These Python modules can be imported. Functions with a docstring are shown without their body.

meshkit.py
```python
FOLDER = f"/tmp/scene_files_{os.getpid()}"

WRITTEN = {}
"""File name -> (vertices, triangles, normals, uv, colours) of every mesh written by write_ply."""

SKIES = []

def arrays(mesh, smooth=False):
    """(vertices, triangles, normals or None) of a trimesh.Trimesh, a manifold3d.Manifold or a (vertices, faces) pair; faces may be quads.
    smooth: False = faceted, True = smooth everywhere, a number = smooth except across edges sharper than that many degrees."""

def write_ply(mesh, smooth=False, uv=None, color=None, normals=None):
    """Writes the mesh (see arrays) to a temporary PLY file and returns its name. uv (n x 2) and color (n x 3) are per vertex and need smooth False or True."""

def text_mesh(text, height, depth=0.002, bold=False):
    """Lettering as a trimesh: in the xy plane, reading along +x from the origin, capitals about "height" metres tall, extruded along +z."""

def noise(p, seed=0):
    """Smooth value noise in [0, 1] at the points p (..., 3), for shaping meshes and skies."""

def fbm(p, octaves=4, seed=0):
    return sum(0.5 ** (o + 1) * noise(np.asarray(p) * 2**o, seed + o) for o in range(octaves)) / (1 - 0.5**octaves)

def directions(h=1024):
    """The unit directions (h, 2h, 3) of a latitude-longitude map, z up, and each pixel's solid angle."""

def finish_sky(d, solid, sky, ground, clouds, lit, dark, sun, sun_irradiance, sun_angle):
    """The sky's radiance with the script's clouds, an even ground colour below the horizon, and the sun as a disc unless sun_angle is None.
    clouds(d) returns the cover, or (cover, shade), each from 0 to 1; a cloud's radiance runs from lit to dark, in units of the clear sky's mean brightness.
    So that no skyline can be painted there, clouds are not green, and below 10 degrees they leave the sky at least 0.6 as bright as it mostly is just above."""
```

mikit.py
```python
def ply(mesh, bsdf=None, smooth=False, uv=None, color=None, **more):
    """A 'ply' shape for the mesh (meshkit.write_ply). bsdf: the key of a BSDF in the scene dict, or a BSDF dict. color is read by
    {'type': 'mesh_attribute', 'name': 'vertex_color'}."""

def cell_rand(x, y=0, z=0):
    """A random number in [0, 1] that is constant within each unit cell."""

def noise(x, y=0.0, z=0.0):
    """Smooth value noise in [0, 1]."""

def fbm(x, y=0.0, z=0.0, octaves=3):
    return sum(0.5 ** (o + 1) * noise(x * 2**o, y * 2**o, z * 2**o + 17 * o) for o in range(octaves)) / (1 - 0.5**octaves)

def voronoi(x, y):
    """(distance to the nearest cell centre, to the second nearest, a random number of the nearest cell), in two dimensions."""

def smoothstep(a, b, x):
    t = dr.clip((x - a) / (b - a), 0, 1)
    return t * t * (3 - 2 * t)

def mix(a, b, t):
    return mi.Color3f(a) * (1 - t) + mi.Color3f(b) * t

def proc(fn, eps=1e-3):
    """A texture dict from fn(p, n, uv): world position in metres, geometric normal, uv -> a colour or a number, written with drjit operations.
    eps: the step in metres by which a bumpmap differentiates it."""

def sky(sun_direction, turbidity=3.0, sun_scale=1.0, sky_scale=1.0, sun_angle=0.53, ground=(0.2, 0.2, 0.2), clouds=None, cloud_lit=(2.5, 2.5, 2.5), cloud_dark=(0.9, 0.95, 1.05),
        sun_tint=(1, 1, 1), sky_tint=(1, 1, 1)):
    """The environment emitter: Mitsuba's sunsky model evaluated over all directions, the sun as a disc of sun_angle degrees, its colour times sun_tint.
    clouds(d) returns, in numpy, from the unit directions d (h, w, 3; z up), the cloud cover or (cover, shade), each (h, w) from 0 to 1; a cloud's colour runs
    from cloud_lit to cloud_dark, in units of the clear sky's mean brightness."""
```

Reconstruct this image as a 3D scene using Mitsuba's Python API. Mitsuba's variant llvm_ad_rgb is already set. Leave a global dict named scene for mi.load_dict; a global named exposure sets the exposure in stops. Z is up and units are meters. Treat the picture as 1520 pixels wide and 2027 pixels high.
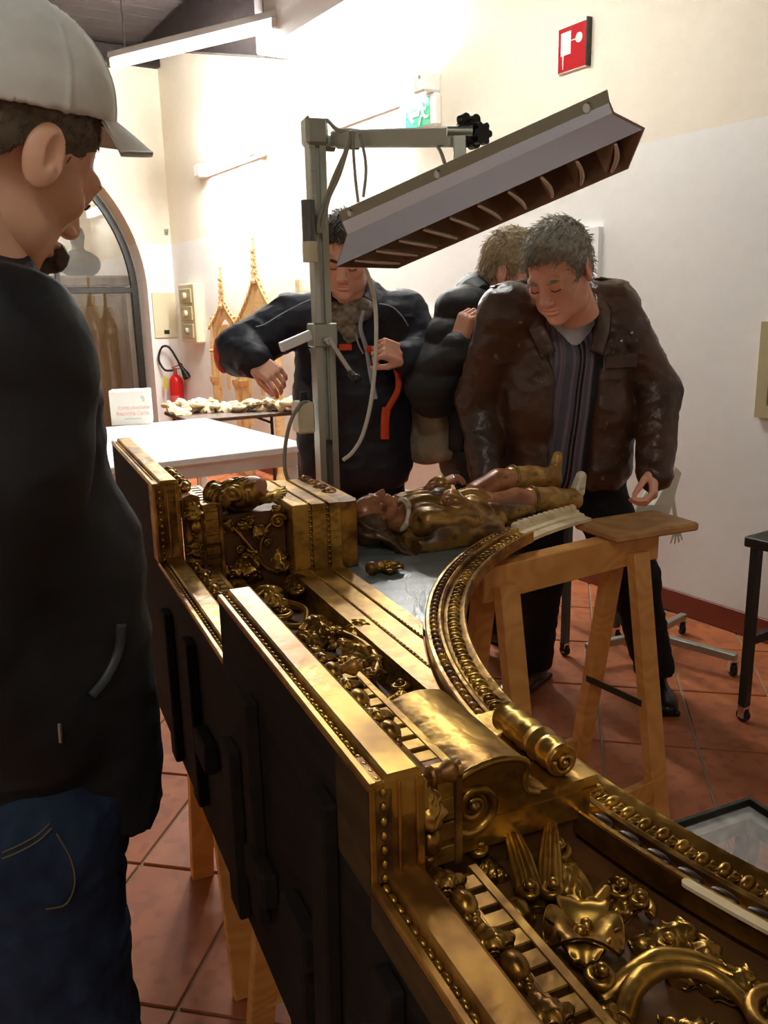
import math, random
import numpy as np, trimesh, shapely, drjit as dr, mitsuba as mi
from shapely.geometry import Polygon, Point, LineString
import mikit, meshkit
from mikit import proc, noise, fbm, smoothstep, mix
T4 = mi.ScalarTransform4f
scene, labels = {}, {}
# ------------------------------------------------------------------ camera
CH, PITCH, ROLL = 1.42, math.radians(13.5), 0.023
_f = np.array([0, math.cos(PITCH), -math.sin(PITCH)])
_d = np.cross(_f, [1.0, 0, 0])
_up = -(-math.sin(ROLL) * np.array([1.0, 0, 0]) + math.cos(ROLL) * _d)
scene['camera'] = {'type': 'perspective', 'fov': 2 * math.degrees(math.atan(760 / 1690)), 'fov_axis': 'x', 'near_clip': 0.02, 'far_clip': 60.0,
                   'to_world': T4().look_at(origin=[0, 0, CH], target=[0, float(_f[1]), float(CH + _f[2])], up=[float(v) for v in _up])}
exposure = 1.8
# ------------------------------------------------------------------ lamps (radiance of their tubes; over, near and back ones added as fill), night outside: no sky
TUBE_WALL, TUBE_HANG, FILL_OVER, FILL_NEAR, FILL_BACK = 135.0, 60.0, 36.0, 30.0, 20.0
LAMP_RGB = (1.0, 0.985, 0.94)
RANG, FANG = math.radians(32.5), math.radians(23.6)
def rz(a):
    c, s = math.cos(a), math.sin(a)
    M = np.eye(4); M[:2, :2] = [[c, -s], [s, c]]
    return M
ROOM = rz(RANG)                      # room axes: x towards the right-hand wall (at 3.173), y along it to the far wall (8.97)
FRAME = rz(FANG); FRAME[:2, 3] = (-0.018, 0.725)   # altarpiece axes: x across the entablature, y along it away from the camera
# ------------------------------------------------------------------ helpers
def lin(h):
    c = np.array([int(h[i:i + 2], 16) for i in (1, 3, 5)]) / 255.0
    return [float(v) for v in np.where(c < .04045, c / 12.92, ((c + .055) / 1.055) ** 2.4)]
def rgb(c): return {'type': 'rgb', 'value': lin(c) if isinstance(c, str) else [float(v) for v in c]}
def mat(key, base, rough=.6, metal=0.0, spec=.4, bump=None, bscale=.001, sided=True, **kw):
    b = {'type': 'principled', 'base_color': base if isinstance(base, dict) else rgb(base), 'roughness': rough, 'metallic': metal, 'specular': spec, **kw}
    if bump is not None: b = {'type': 'bumpmap', 'arbitrary': bump, 'scale': bscale, 'nested_bsdf': b}
    if sided: b = {'type': 'twosided', 'nested': b}
    scene[key] = b
    return key
def uniq(key):
    if key not in scene and key not in labels: return key
    k = 1
    while f'{key}_{k:03d}' in scene or f'{key}_{k:03d}' in labels: k += 1
    return f'{key}_{k:03d}'
_next = {}
def part_key(key):
    n = _next.get(key, 0)
    while True:
        k = key if n == 0 else f'{key}_{n:03d}'
        n += 1
        if k not in scene: break
    _next[key] = n
    return k
def xf(mesh, M):
    m = mesh.copy() if isinstance(mesh, trimesh.Trimesh) else trimesh.Trimesh(mesh[0], mesh[1], process=False)
    m.apply_transform(M)
    return m
def thing(name, label, cat, group=None):
    k = uniq(name)
    labels[k] = {'label': label, 'category': cat}
    if group: labels[k]['group'] = group
    return k
def obj(name, mesh, m, parent=None, M=None, smooth=30, label=None, **more):
    key = part_key(f'{parent}__{name}' if parent else name)
    if M is not None: mesh = xf(mesh, M)
    scene[key] = mikit.ply(mesh, m, smooth=smooth, **more)
    if label: labels.setdefault(key, {})['label'] = label
    return key
def struct(name, mesh, m, M=None, smooth=False):
    key = obj(name, mesh, m, None, M, smooth)
    labels[key] = {'kind': 'structure'}
    return key
def shared(mesh, m, smooth=30): return mikit.ply(mesh, m, smooth=smooth)
def put(name, d, parent, M):
    key = part_key(f'{parent}__{name}' if parent else name)
    scene[key] = {**d, 'to_world': T4([[float(v) for v in r] for r in M])}
    return key
def tr(x=0, y=0, z=0):
    M = np.eye(4); M[:3, 3] = (x, y, z); return M
def rot(axis, deg, at=None):
    return trimesh.transformations.rotation_matrix(math.radians(deg), axis, at)
def sc(x, y=None, z=None):
    return np.diag([x, x if y is None else y, x if z is None else z, 1.0])
def frame_m(o, x, y, z):
    M = np.eye(4); M[:3, 0], M[:3, 1], M[:3, 2], M[:3, 3] = x, y, z, o
    return M
def unit(v):
    v = np.asarray(v, float); return v / (np.linalg.norm(v) + 1e-12)
def cat(*ms):
    ms = [m for g in ms for m in (g if isinstance(g, (list, tuple)) else [g])]
    return trimesh.util.concatenate([trimesh.Trimesh(m.vertices, m.faces, process=False) for m in ms])
def bx(x0, x1, y0, y1, z0, z1, ch=0.0):
    """box, its edges chamfered by ch"""
    if ch <= 0:
        m = trimesh.creation.box((x1 - x0, y1 - y0, z1 - z0)); m.apply_translation(((x0 + x1) / 2, (y0 + y1) / 2, (z0 + z1) / 2)); return m
    pts = []
    h = np.array([x1 - x0, y1 - y0, z1 - z0]) / 2; c = np.array([x0 + x1, y0 + y1, z0 + z1]) / 2
    ch = min(ch, h.min() * .9)
    for s in np.array(np.meshgrid([-1, 1], [-1, 1], [-1, 1])).T.reshape(-1, 3):
        for k in range(3):
            d = h - ch; d[k] = h[k]; pts.append(c + s * d)
    return trimesh.convex.convex_hull(np.array(pts))
def beam(p, q, w, t, up=(0, 0, 1), ch=.002, ext=0.0):
    """rectangular bar from p to q: w across (perpendicular to up), t along up"""
    p, q = np.asarray(p, float), np.asarray(q, float)
    d = unit(q - p); p, q = p - d * ext, q + d * ext
    L = np.linalg.norm(q - p)
    x = unit(np.cross(d, up)); u = np.cross(x, d)
    return xf(bx(-w / 2, w / 2, 0, L, -t / 2, t / 2, ch), frame_m(p, x, d, u))
def smooth_path(pts, n=40):
    """Catmull-Rom through the points"""
    P = np.asarray(pts, float)
    if len(P) < 3: return np.array([P[0] + (P[-1] - P[0]) * t for t in np.linspace(0, 1, n)])
    P = np.vstack([2 * P[0] - P[1], P, 2 * P[-1] - P[-2]])
    out = []
    m = len(P) - 3
    for u in np.linspace(0, m - 1e-9, n):
        i = int(u); t = u - i
        a, b, c, d = P[i:i + 4]
        out.append(.5 * (2 * b + (c - a) * t + (2 * a - 5 * b + 4 * c - d) * t * t + (3 * b - a - 3 * c + d) * t ** 3))
    return np.array(out)
def tube(pts, r, sides=10, closed=False, flat=1.0, nrm=None):
    """closed tube along a polyline; r a number or one per point; flat squashes it along its normal"""
    P = np.asarray(pts, float); n = len(P)
    R = np.broadcast_to(np.asarray(r, float), (n,))
    t = np.gradient(P, axis=0)
    if closed: t = np.roll(P, -1, 0) - np.roll(P, 1, 0)
    t /= np.linalg.norm(t, axis=1, keepdims=True) + 1e-12
    a = np.zeros_like(P)
    v = np.array(nrm, float) if nrm is not None else (np.array([0, 0, 1.]) if abs(t[0, 2]) < .9 else np.array([1., 0, 0]))
    for i in range(n):
        if nrm is not None: v = np.array(nrm, float)
        v = v - t[i] * (v @ t[i]); v /= np.linalg.norm(v) + 1e-12; a[i] = v
    b = np.cross(t, a)
    ang = np.arange(sides) * 2 * np.pi / sides
    flat = np.broadcast_to(np.asarray(flat, float), (n,))[:, None, None]
    V = P[:, None] + R[:, None, None] * (flat * np.cos(ang)[None, :, None] * a[:, None] + np.sin(ang)[None, :, None] * b[:, None])
    V = V.reshape(-1, 3); F = []
    m = n if closed else n - 1
    i, j = np.meshgrid(np.arange(m), np.arange(sides), indexing='ij'); i2 = (i + 1) % n; j2 = (j + 1) % sides
    q = np.stack([i * sides + j, i * sides + j2, i2 * sides + j2, i2 * sides + j], -1).reshape(-1, 4)
    F = np.vstack([q[:, [0, 1, 2]], q[:, [0, 2, 3]]])
    if not closed:
        V = np.vstack([V, P[0], P[-1]]); k = np.arange(sides); k2 = (k + 1) % sides
        F = np.vstack([F, np.stack([k2, k, 0 * k + n * sides], 1), np.stack([(n - 1) * sides + k, (n - 1) * sides + k2, 0 * k + n * sides + 1], 1)])
    m = trimesh.Trimesh(V, F, process=False)
    if m.volume < 0: m.invert()
    return m
def lathe(prof, n=32, M=None):
    """solid of revolution about z from (r, z) pairs"""
    m = trimesh.creation.revolve(np.asarray(prof, float), sections=n)
    if m.volume < 0: m.invert()
    return m if M is None else xf(m, M)
def cyl(p, q, r, n=20, r2=None):
    p, q = np.asarray(p, float), np.asarray(q, float)
    return tube([p, q], [r, r if r2 is None else r2], n)
def extrude(poly, h):
    """polygon (shapely or points) extruded along z from 0 to h"""
    g = poly if hasattr(poly, 'geom_type') else Polygon(poly)
    if not g.is_valid: g = g.buffer(0)
    return cat([trimesh.creation.extrude_polygon(k, h, engine='earcut') for k in getattr(g, 'geoms', [g])])
def ball(r, sub=2, c=(0, 0, 0)):
    m = trimesh.creation.icosphere(subdivisions=sub, radius=r); m.apply_translation(c); return m
def grid_mesh(V):
    """open sheet through an (n, m, 3) array of points"""
    n, m = V.shape[:2]
    i, j = np.meshgrid(np.arange(n - 1), np.arange(m - 1), indexing='ij')
    q = np.stack([i * m + j, (i + 1) * m + j, (i + 1) * m + j + 1, i * m + j + 1], -1).reshape(-1, 4)
    return trimesh.Trimesh(V.reshape(-1, 3), np.vstack([q[:, [0, 1, 2]], q[:, [0, 2, 3]]]), process=False)
def slab(V, thick):
    """closed solid between the sheet V (n, m, 3) and its copy moved by thick (vector or (n, m, 3))"""
    n, m = V.shape[:2]
    A = grid_mesh(V); W = V + thick
    B = grid_mesh(W)
    idx = np.arange(n * m).reshape(n, m)
    ring = np.concatenate([idx[:, 0], idx[-1, 1:], idx[-2::-1, -1], idx[0, -2:0:-1]])
    r2 = np.roll(ring, -1); k = n * m
    side = np.vstack([np.stack([ring, r2, r2 + k], 1), np.stack([ring, r2 + k, ring + k], 1)])
    mesh = trimesh.Trimesh(np.vstack([A.vertices, B.vertices]), np.vstack([A.faces[:, ::-1], B.faces + k, side[:, ::-1]]), process=False)
    if mesh.volume < 0: mesh.invert()
    return mesh
def sweep(profile, path, closed_profile=True):
    """profile: (k, 2) points (u sideways, v up) swept along path: list of 4x4 frames (x sideways, y forward, z up)"""
    pr = np.asarray(profile, float); k = len(pr)
    V = np.array([(M[:3, 0] * pr[:, :1] + M[:3, 2] * pr[:, 1:] + M[:3, 3]) for M in path])
    n = len(path)
    i, j = np.meshgrid(np.arange(n - 1), np.arange(k), indexing='ij'); j2 = (j + 1) % k
    q = np.stack([i * k + j, (i + 1) * k + j, (i + 1) * k + j2, i * k + j2], -1).reshape(-1, 4)
    F = np.vstack([q[:, [0, 1, 2]], q[:, [0, 2, 3]]])
    tri = np.array(trimesh.creation.triangulate_polygon(Polygon(pr), engine='earcut')[1])
    vv = np.array(trimesh.creation.triangulate_polygon(Polygon(pr), engine='earcut')[0])
    from scipy.spatial import cKDTree
    mp = cKDTree(pr).query(vv)[1]; tri = mp[tri]
    F = np.vstack([F, tri, tri[:, ::-1] + (n - 1) * k])
    m = trimesh.Trimesh(V.reshape(-1, 3), F, process=False)
    m.fix_normals()
    return m
def at(x, y, Y):
    """the point at the distance Y in front of the camera along the photograph's sight line (x, y)"""
    right = np.cross(_f, _up); d = _f + right * ((x - 760) / 1690) - _up * ((y - 1013.5) / 1690)
    return np.array([0, 0, CH]) + d * (Y / d[1])
# ------------------------------------------------------------------ implicit modelling (smooth unions of tapered bones, then surface nets)
class Blob:
    def __init__(self, lo, hi, h):
        self.ax = [np.arange(l, u + h, h) for l, u in zip(lo, hi)]
        self.h = h
        self.F = np.full([len(a) for a in self.ax], 1.0, np.float32)
    def _win(self, lo, hi):
        s = []
        for a, l, u in zip(self.ax, lo, hi):
            i, j = np.searchsorted(a, l), np.searchsorted(a, u)
            if i >= j: return None
            s.append(slice(i, j))
        return tuple(s)
    def _put(self, fn, lo, hi, k, op):
        m = k + 3 * self.h
        w = self._win(np.array(lo) - m, np.array(hi) + m)
        if w is None: return self
        X, Y, Z = (a[s].astype(np.float32) for a, s in zip(self.ax, w))
        d = fn(X[:, None, None], Y[None, :, None], Z[None, None, :])
        A = self.F[w]
        if op == 's':
            d = -d; hh = np.maximum(k - np.abs(A - d), 0) / k
            self.F[w] = np.maximum(A, d) + hh * hh * k / 4
        else:
            hh = np.maximum(k - np.abs(A - d), 0) / k
            self.F[w] = np.minimum(A, d) - hh * hh * k / 4
        return self
    def cap(self, a, b, ra, rb=None, k=.01, op='u'):
        a, b = np.asarray(a, float), np.asarray(b, float); rb = ra if rb is None else rb
        ab = b - a; L2 = float(ab @ ab) + 1e-12; R = max(ra, rb)
        def fn(x, y, z):
            px, py, pz = x - a[0], y - a[1], z - a[2]
            t = np.clip((px * ab[0] + py * ab[1] + pz * ab[2]) / L2, 0, 1)
            return np.sqrt((px - t * ab[0]) ** 2 + (py - t * ab[1]) ** 2 + (pz - t * ab[2]) ** 2) - (ra + (rb - ra) * t)
        return self._put(fn, np.minimum(a, b) - R, np.maximum(a, b) + R, k, op)
    def chain(self, pts, k=.01):
        for (p, r), (q, s) in zip(pts[:-1], pts[1:]): self.cap(p, q, r, s, k)
        return self
    def ell(self, c, r, R=None, k=.01, op='u'):
        c, r = np.asarray(c, float), np.asarray(r, float); Q = np.eye(3) if R is None else np.asarray(R)[:3, :3]
        m = r.max() if R is not None else r
        def fn(x, y, z):
            p = [x - c[0], y - c[1], z - c[2]]
            q = [p[0] * Q[0, i] + p[1] * Q[1, i] + p[2] * Q[2, i] for i in range(3)]
            k0 = np.sqrt(sum((q[i] / r[i]) ** 2 for i in range(3))); k1 = np.sqrt(sum((q[i] / r[i] ** 2) ** 2 for i in range(3)))
            return k0 * (k0 - 1) / np.maximum(k1, 1e-6)
        return self._put(fn, c - m, c + m, k, op)
    def box(self, c, hf, R=None, rnd=.005, k=.01, op='u'):
        c, hf = np.asarray(c, float), np.asarray(hf, float); Q = np.eye(3) if R is None else np.asarray(R)[:3, :3]
        m = np.linalg.norm(hf) if R is not None else hf
        def fn(x, y, z):
            p = [x - c[0], y - c[1], z - c[2]]
            q = [np.abs(p[0] * Q[0, i] + p[1] * Q[1, i] + p[2] * Q[2, i]) - (hf[i] - rnd) for i in range(3)]
            return np.sqrt(sum(np.maximum(v, 0) ** 2 for v in q)) + np.minimum(np.maximum(np.maximum(q[0], q[1]), q[2]), 0) - rnd
        return self._put(fn, c - m, c + m, k, op)
    def cut(self, p, n, k=.004):
        """removes what lies on the n side of the plane through p"""
        p, n = np.asarray(p, float), unit(n)
        X, Y, Z = (a.astype(np.float32) for a in self.ax)
        d = (X[:, None, None] - p[0]) * n[0] + (Y[None, :, None] - p[1]) * n[1] + (Z[None, None, :] - p[2]) * n[2]
        self.F = np.maximum(self.F, d.astype(np.float32)); return self
    def mesh(self):
        F = np.pad(self.F, 1, constant_values=1.0)
        ax = [np.concatenate([[a[0] - self.h], a, [a[-1] + self.h]]) for a in self.ax]
        s = F < 0
        C = np.zeros([n - 1 for n in F.shape], np.uint8)
        for i, j, k in np.ndindex(2, 2, 2): C += s[i:i + C.shape[0], j:j + C.shape[1], k:k + C.shape[2]]
        I = np.argwhere((C > 0) & (C < 8))
        cor = np.array(list(np.ndindex(2, 2, 2)))
        val = np.stack([F[I[:, 0] + c[0], I[:, 1] + c[1], I[:, 2] + c[2]] for c in cor], 1)
        acc, cnt = np.zeros((len(I), 3)), np.zeros(len(I))
        for a in range(8):
            for b in range(a + 1, 8):
                if np.abs(cor[a] - cor[b]).sum() != 1: continue
                m = (val[:, a] < 0) != (val[:, b] < 0)
                t = val[m, a] / (val[m, a] - val[m, b])
                acc[m] += cor[a] + t[:, None] * (cor[b] - cor[a]); cnt[m] += 1
        P = I + acc / cnt[:, None]
        V = np.stack([np.interp(P[:, i], np.arange(len(ax[i])), ax[i]) for i in range(3)], 1)
        ids = np.full(C.shape, -1, np.int64); ids[tuple(I.T)] = np.arange(len(I))
        fs = []
        for d in range(3):
            e1, e2 = (d + 1) % 3, (d + 2) % 3
            lo = [slice(1, -1)] * 3; lo[d] = slice(0, -1); hi = list(lo); hi[d] = slice(1, None)
            A, B = s[tuple(lo)], s[tuple(hi)]
            E = np.argwhere(A != B)
            off = np.ones(3, int); off[d] = 0; E = E + off
            inside = s[tuple(E.T)]
            def cell(o1, o2):
                q = E.copy(); q[:, e1] += o1; q[:, e2] += o2; return ids[tuple(q.T)]
            q = np.stack([cell(-1, -1), cell(0, -1), cell(0, 0), cell(-1, 0)], 1)
            q[~inside] = q[~inside][:, ::-1]
            fs.append(q)
        Q = np.vstack(fs)
        m = trimesh.Trimesh(V, np.vstack([Q[:, [0, 1, 2]], Q[:, [0, 2, 3]]]), process=False)
        return m
def displace(m, fn):
    """moves every vertex along its normal by fn(points, normals)"""
    n = np.array(m.vertex_normals)
    m = trimesh.Trimesh(np.array(m.vertices) + n * np.asarray(fn(np.array(m.vertices), n))[:, None], m.faces, process=False)
    return m
def nz(p, f, seed=0, oct=3): return meshkit.fbm(np.asarray(p) * np.asarray(f, float), oct, seed) - .5
# ------------------------------------------------------------------ materials of the room
def m_plaster(p, n, uv):
    b = fbm(p.x * 1.7, p.y * 1.7, p.z * 1.7) * .10 + noise(p.x * 23, p.y * 23, p.z * 23) * .03
    low = smoothstep(2.098, 2.104, p.z)
    return mix(lin('#e6e5df'), lin('#e4dcc8'), low) * (.93 + b)
mat('plaster', proc(m_plaster), .85, spec=.2)
mat('white_paint', '#e9e6df', .7, spec=.25)
mat('white_gloss', '#eeeeea', .3)
def m_boards(p, n, uv):
    g = fbm(p.x * 3, p.y * 14, p.z * 14) + .35 * noise(p.x * 6, p.y * 60, p.z * 60)
    return mix(lin('#0d0809'), lin('#1f1413'), g)
mat('ceiling_wood', proc(m_boards), .7)
def m_terra(k):
    def f(p, n, uv):
        b = fbm(p.x * 9 + k, p.y * 9, 0.0, 4); s = smoothstep(.55, .8, noise(p.x * 37, p.y * 37 + k, 0.0))
        return mix(mix(lin('#8a4a2c'), lin('#ad673f'), b), lin('#743d28'), s * .35)
    return f
for k in range(3): mat(f'terracotta_{k}', proc(m_terra(k * 3.7)), .56 + .04 * k, spec=.25)
mat('grout', '#8b8068', .9, spec=.1)
mat('skirting', '#6a2f20', .4)
mat('black_iron', '#15140f', .45, spec=.4)
mat('black_plastic', '#0d0d0e', .4)
mat('black_rubber', '#101010', .7)
mat('steel', '#b9bab4', .28, 1.0)
mat('galv', '#a9aca0', .42, .85)
mat('chrome', '#dcdcdc', .12, 1.0)
mat('grey_enamel', '#8f9081', .5)
mat('beige_plastic', '#cfc6a4', .45)
mat('beige_dark', '#b3a880', .5)
mat('red_paint', '#c8140f', .3, clearcoat=.5)
mat('red_sign', '#a80f17', .35)
mat('green_sign', '#1fae74', .35)
mat('sign_white', '#efe9dd', .4)
mat('yellow_tag', '#cfc43a', .6)
mat('red_ink', '#d98d86', .7)
mat('grey_ink', '#c2c9c2', .7)
mat('card_white', '#ecebe4', .75)
scene['glass_pane'] = {'type': 'thindielectric', 'int_ior': 1.5}
scene['tube_off'] = {'type': 'twosided', 'nested': {'type': 'diffuse', 'reflectance': rgb('#f4f4f0')}}
RW, FW_Y, CEIL = 3.173, 8.97, 3.92
# ------------------------------------------------------------------ floor: terracotta tiles with recessed joints
struct('floor', bx(-4.6, RW + .3, -3.3, 12.4, -.06, -.006), 'grout', ROOM)
TA = math.radians(-12)
TILES = rz(TA)
tiles = [shared(bx(0, .297, 0, .427, -.0125, 0, .0025), f'terracotta_{k}', False) for k in range(3)]
rng = random.Random(5)
cells = []
inv = np.linalg.inv(ROOM)
fd = np.array([0, math.cos(PITCH), -math.sin(PITCH)])
def pixel(p):
    q = np.asarray(p, float) - [0, 0, CH]; r = np.cross(_f, -_up) * -1
    z = q @ _f
    return z, 1690 * (q @ np.cross(_f, _up)) / max(z, 1e-6), 1690 * (q @ -_up) / max(z, 1e-6)
for i in range(-30, 40):
    for j in range(-20, 40):
        c = TILES @ np.array([.160 + .305 * i + .15, 2.243 + .435 * (j - 1) + .21, 0, 1])
        r = inv @ c
        if -4.3 < r[0] < RW + .18 and -3.0 < r[1] < 12.1:
            z, u, v = pixel(c[:3])
            seen = z > .3 and abs(u) < 860 and abs(v) < 1130
            cells.append((0 if seen else 1, z if z > 0 else 99, i, j))
cells.sort()
rest = []
for k, (far, z, i, j) in enumerate(cells):
    M = TILES @ tr(.160 + .305 * i, 2.243 + .435 * (j - 1), rng.uniform(-.0012, .0008)) @ rot([1, 0, 0], rng.uniform(-.08, .08))
    if k < 296: put('tile', tiles[rng.randrange(3)], 'floor', M)
    else: rest.append(xf(bx(0, .297, 0, .427, -.0125, 0), M))
kk = obj('tile_field', cat(rest), 'terracotta_0', 'floor', smooth=False); labels[kk] = {'kind': 'stuff'}
# ------------------------------------------------------------------ walls and ceiling
struct('wall_right', bx(RW, RW + .25, -3.2, FW_Y + .3, 0, CEIL + .1), 'plaster', ROOM)
def arch_poly(x0, x1, zc, r, n=48):
    a = np.linspace(0, math.pi, n)
    xc = (x0 + x1) / 2
    return Polygon([(x0, -.02)] + [(x1, -.02)] + [(xc + r * math.cos(t), zc + r * math.sin(t)) for t in a])
AX0, AX1, AZ, AR = 1.285 - 1.6, 1.285 + 1.6, 1.62, 1.6
wallp = Polygon([(-4.6, 0), (RW + .25, 0), (RW + .25, CEIL + .1), (-4.6, CEIL + .1)]).difference(arch_poly(AX0, AX1, AZ, AR))
UPR = frame_m((0, 0, 0), (1, 0, 0), (0, 0, 1), (0, -1, 0))       # polygon (x, z), thickness towards -y
struct('wall_back', xf(extrude(wallp, .3), tr(0, FW_Y + .3, 0) @ UPR), 'plaster', ROOM)
struct('wall_left', bx(-4.6, -4.4, -3.2, FW_Y + .3, 0, CEIL + .1), 'plaster', ROOM)
struct('wall_front', bx(-4.6, RW + .25, -3.4, -3.2, 0, CEIL + .1), 'plaster', ROOM)
struct('ceiling', bx(-4.6, RW + .25, -3.4, FW_Y + .3, CEIL + .03, CEIL + .12), 'ceiling_wood', ROOM)
plank = shared(bx(-4.5, RW, 0, .236, 0, .028, .004), 'ceiling_wood', False)
for k in range(26): put('ceiling_plank', plank, 'ceiling', ROOM @ tr(0, FW_Y - .24 * (k + 1) - .0, CEIL))
struct('trim_1', bx(-4.4, RW, FW_Y - .09, FW_Y, CEIL - .16, CEIL - .001, .008), 'ceiling_wood', ROOM)
struct('trim_2', bx(2.8, RW, 3.2, 5.9, 3.134, CEIL - .001, .006), 'white_paint', ROOM)
struct('trim_4', xf(extrude(Polygon([(FW_Y - .1, CEIL - .02), (5.95, 3.155), (5.95, CEIL), (FW_Y - .1, CEIL)]), .22), frame_m((RW - .22, 0, 0), (0, 1, 0), (0, 0, 1), (1, 0, 0))), 'ceiling_wood', ROOM)
for k, (a, b) in enumerate([(-3.2, .45), (.452, 1.95), (1.952, 3.45), (3.452, 4.95), (4.952, 8.96)]):
    if k == 0: struct('baseboard_right', bx(RW - .014, RW, a, b, 0, .105, .003), 'skirting', ROOM)
    else: obj('skirting_tile', bx(RW - .014, RW, a, b, 0, .105, .003), 'skirting', 'baseboard_right', ROOM, False)
struct('baseboard_back', bx(AX1 + .01, RW - .015, FW_Y - .014, FW_Y, 0, .105, .003), 'skirting', ROOM)
# faint panel moulding on the right-hand wall, low down
struct('trim_3', cat(bx(RW - .012, RW, 4.05, 4.95, .56, .58, .003), bx(RW - .012, RW, 4.05, 4.95, .20, .215, .003)), 'white_paint', ROOM)
# ------------------------------------------------------------------ arched glazed doorway in the back wall
def ring(x0, x1, zc, r, w):
    return arch_poly(x0, x1, zc, r).difference(arch_poly(x0 + w, x1 - w, zc, r - w).union(shapely.box(x0 + w, -.1, x1 - w, zc * .2)))
struct('door_1', xf(extrude(ring(AX0 + .03, AX1 - .03, AZ, AR - .03, .065), .05), tr(0, FW_Y + .27, 0) @ UPR), 'black_iron', ROOM)
for x in (AX1 - .85, AX1 - 1.65): obj('mullion', bx(x, x + .045, FW_Y + .225, FW_Y + .265, .0, 3.0, .004), 'black_iron', 'door_1', ROOM)
obj('transom', bx(AX0 + .09, AX1 - .09, FW_Y + .222, FW_Y + .268, 1.62, 1.68, .004), 'black_iron', 'door_1', ROOM)
obj('glass_pane', xf(extrude(arch_poly(AX0 + .09, AX1 - .09, AZ, AR - .09), .004), tr(0, FW_Y + .247, 0) @ UPR), 'glass_pane', 'door_1', ROOM, False)
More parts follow.
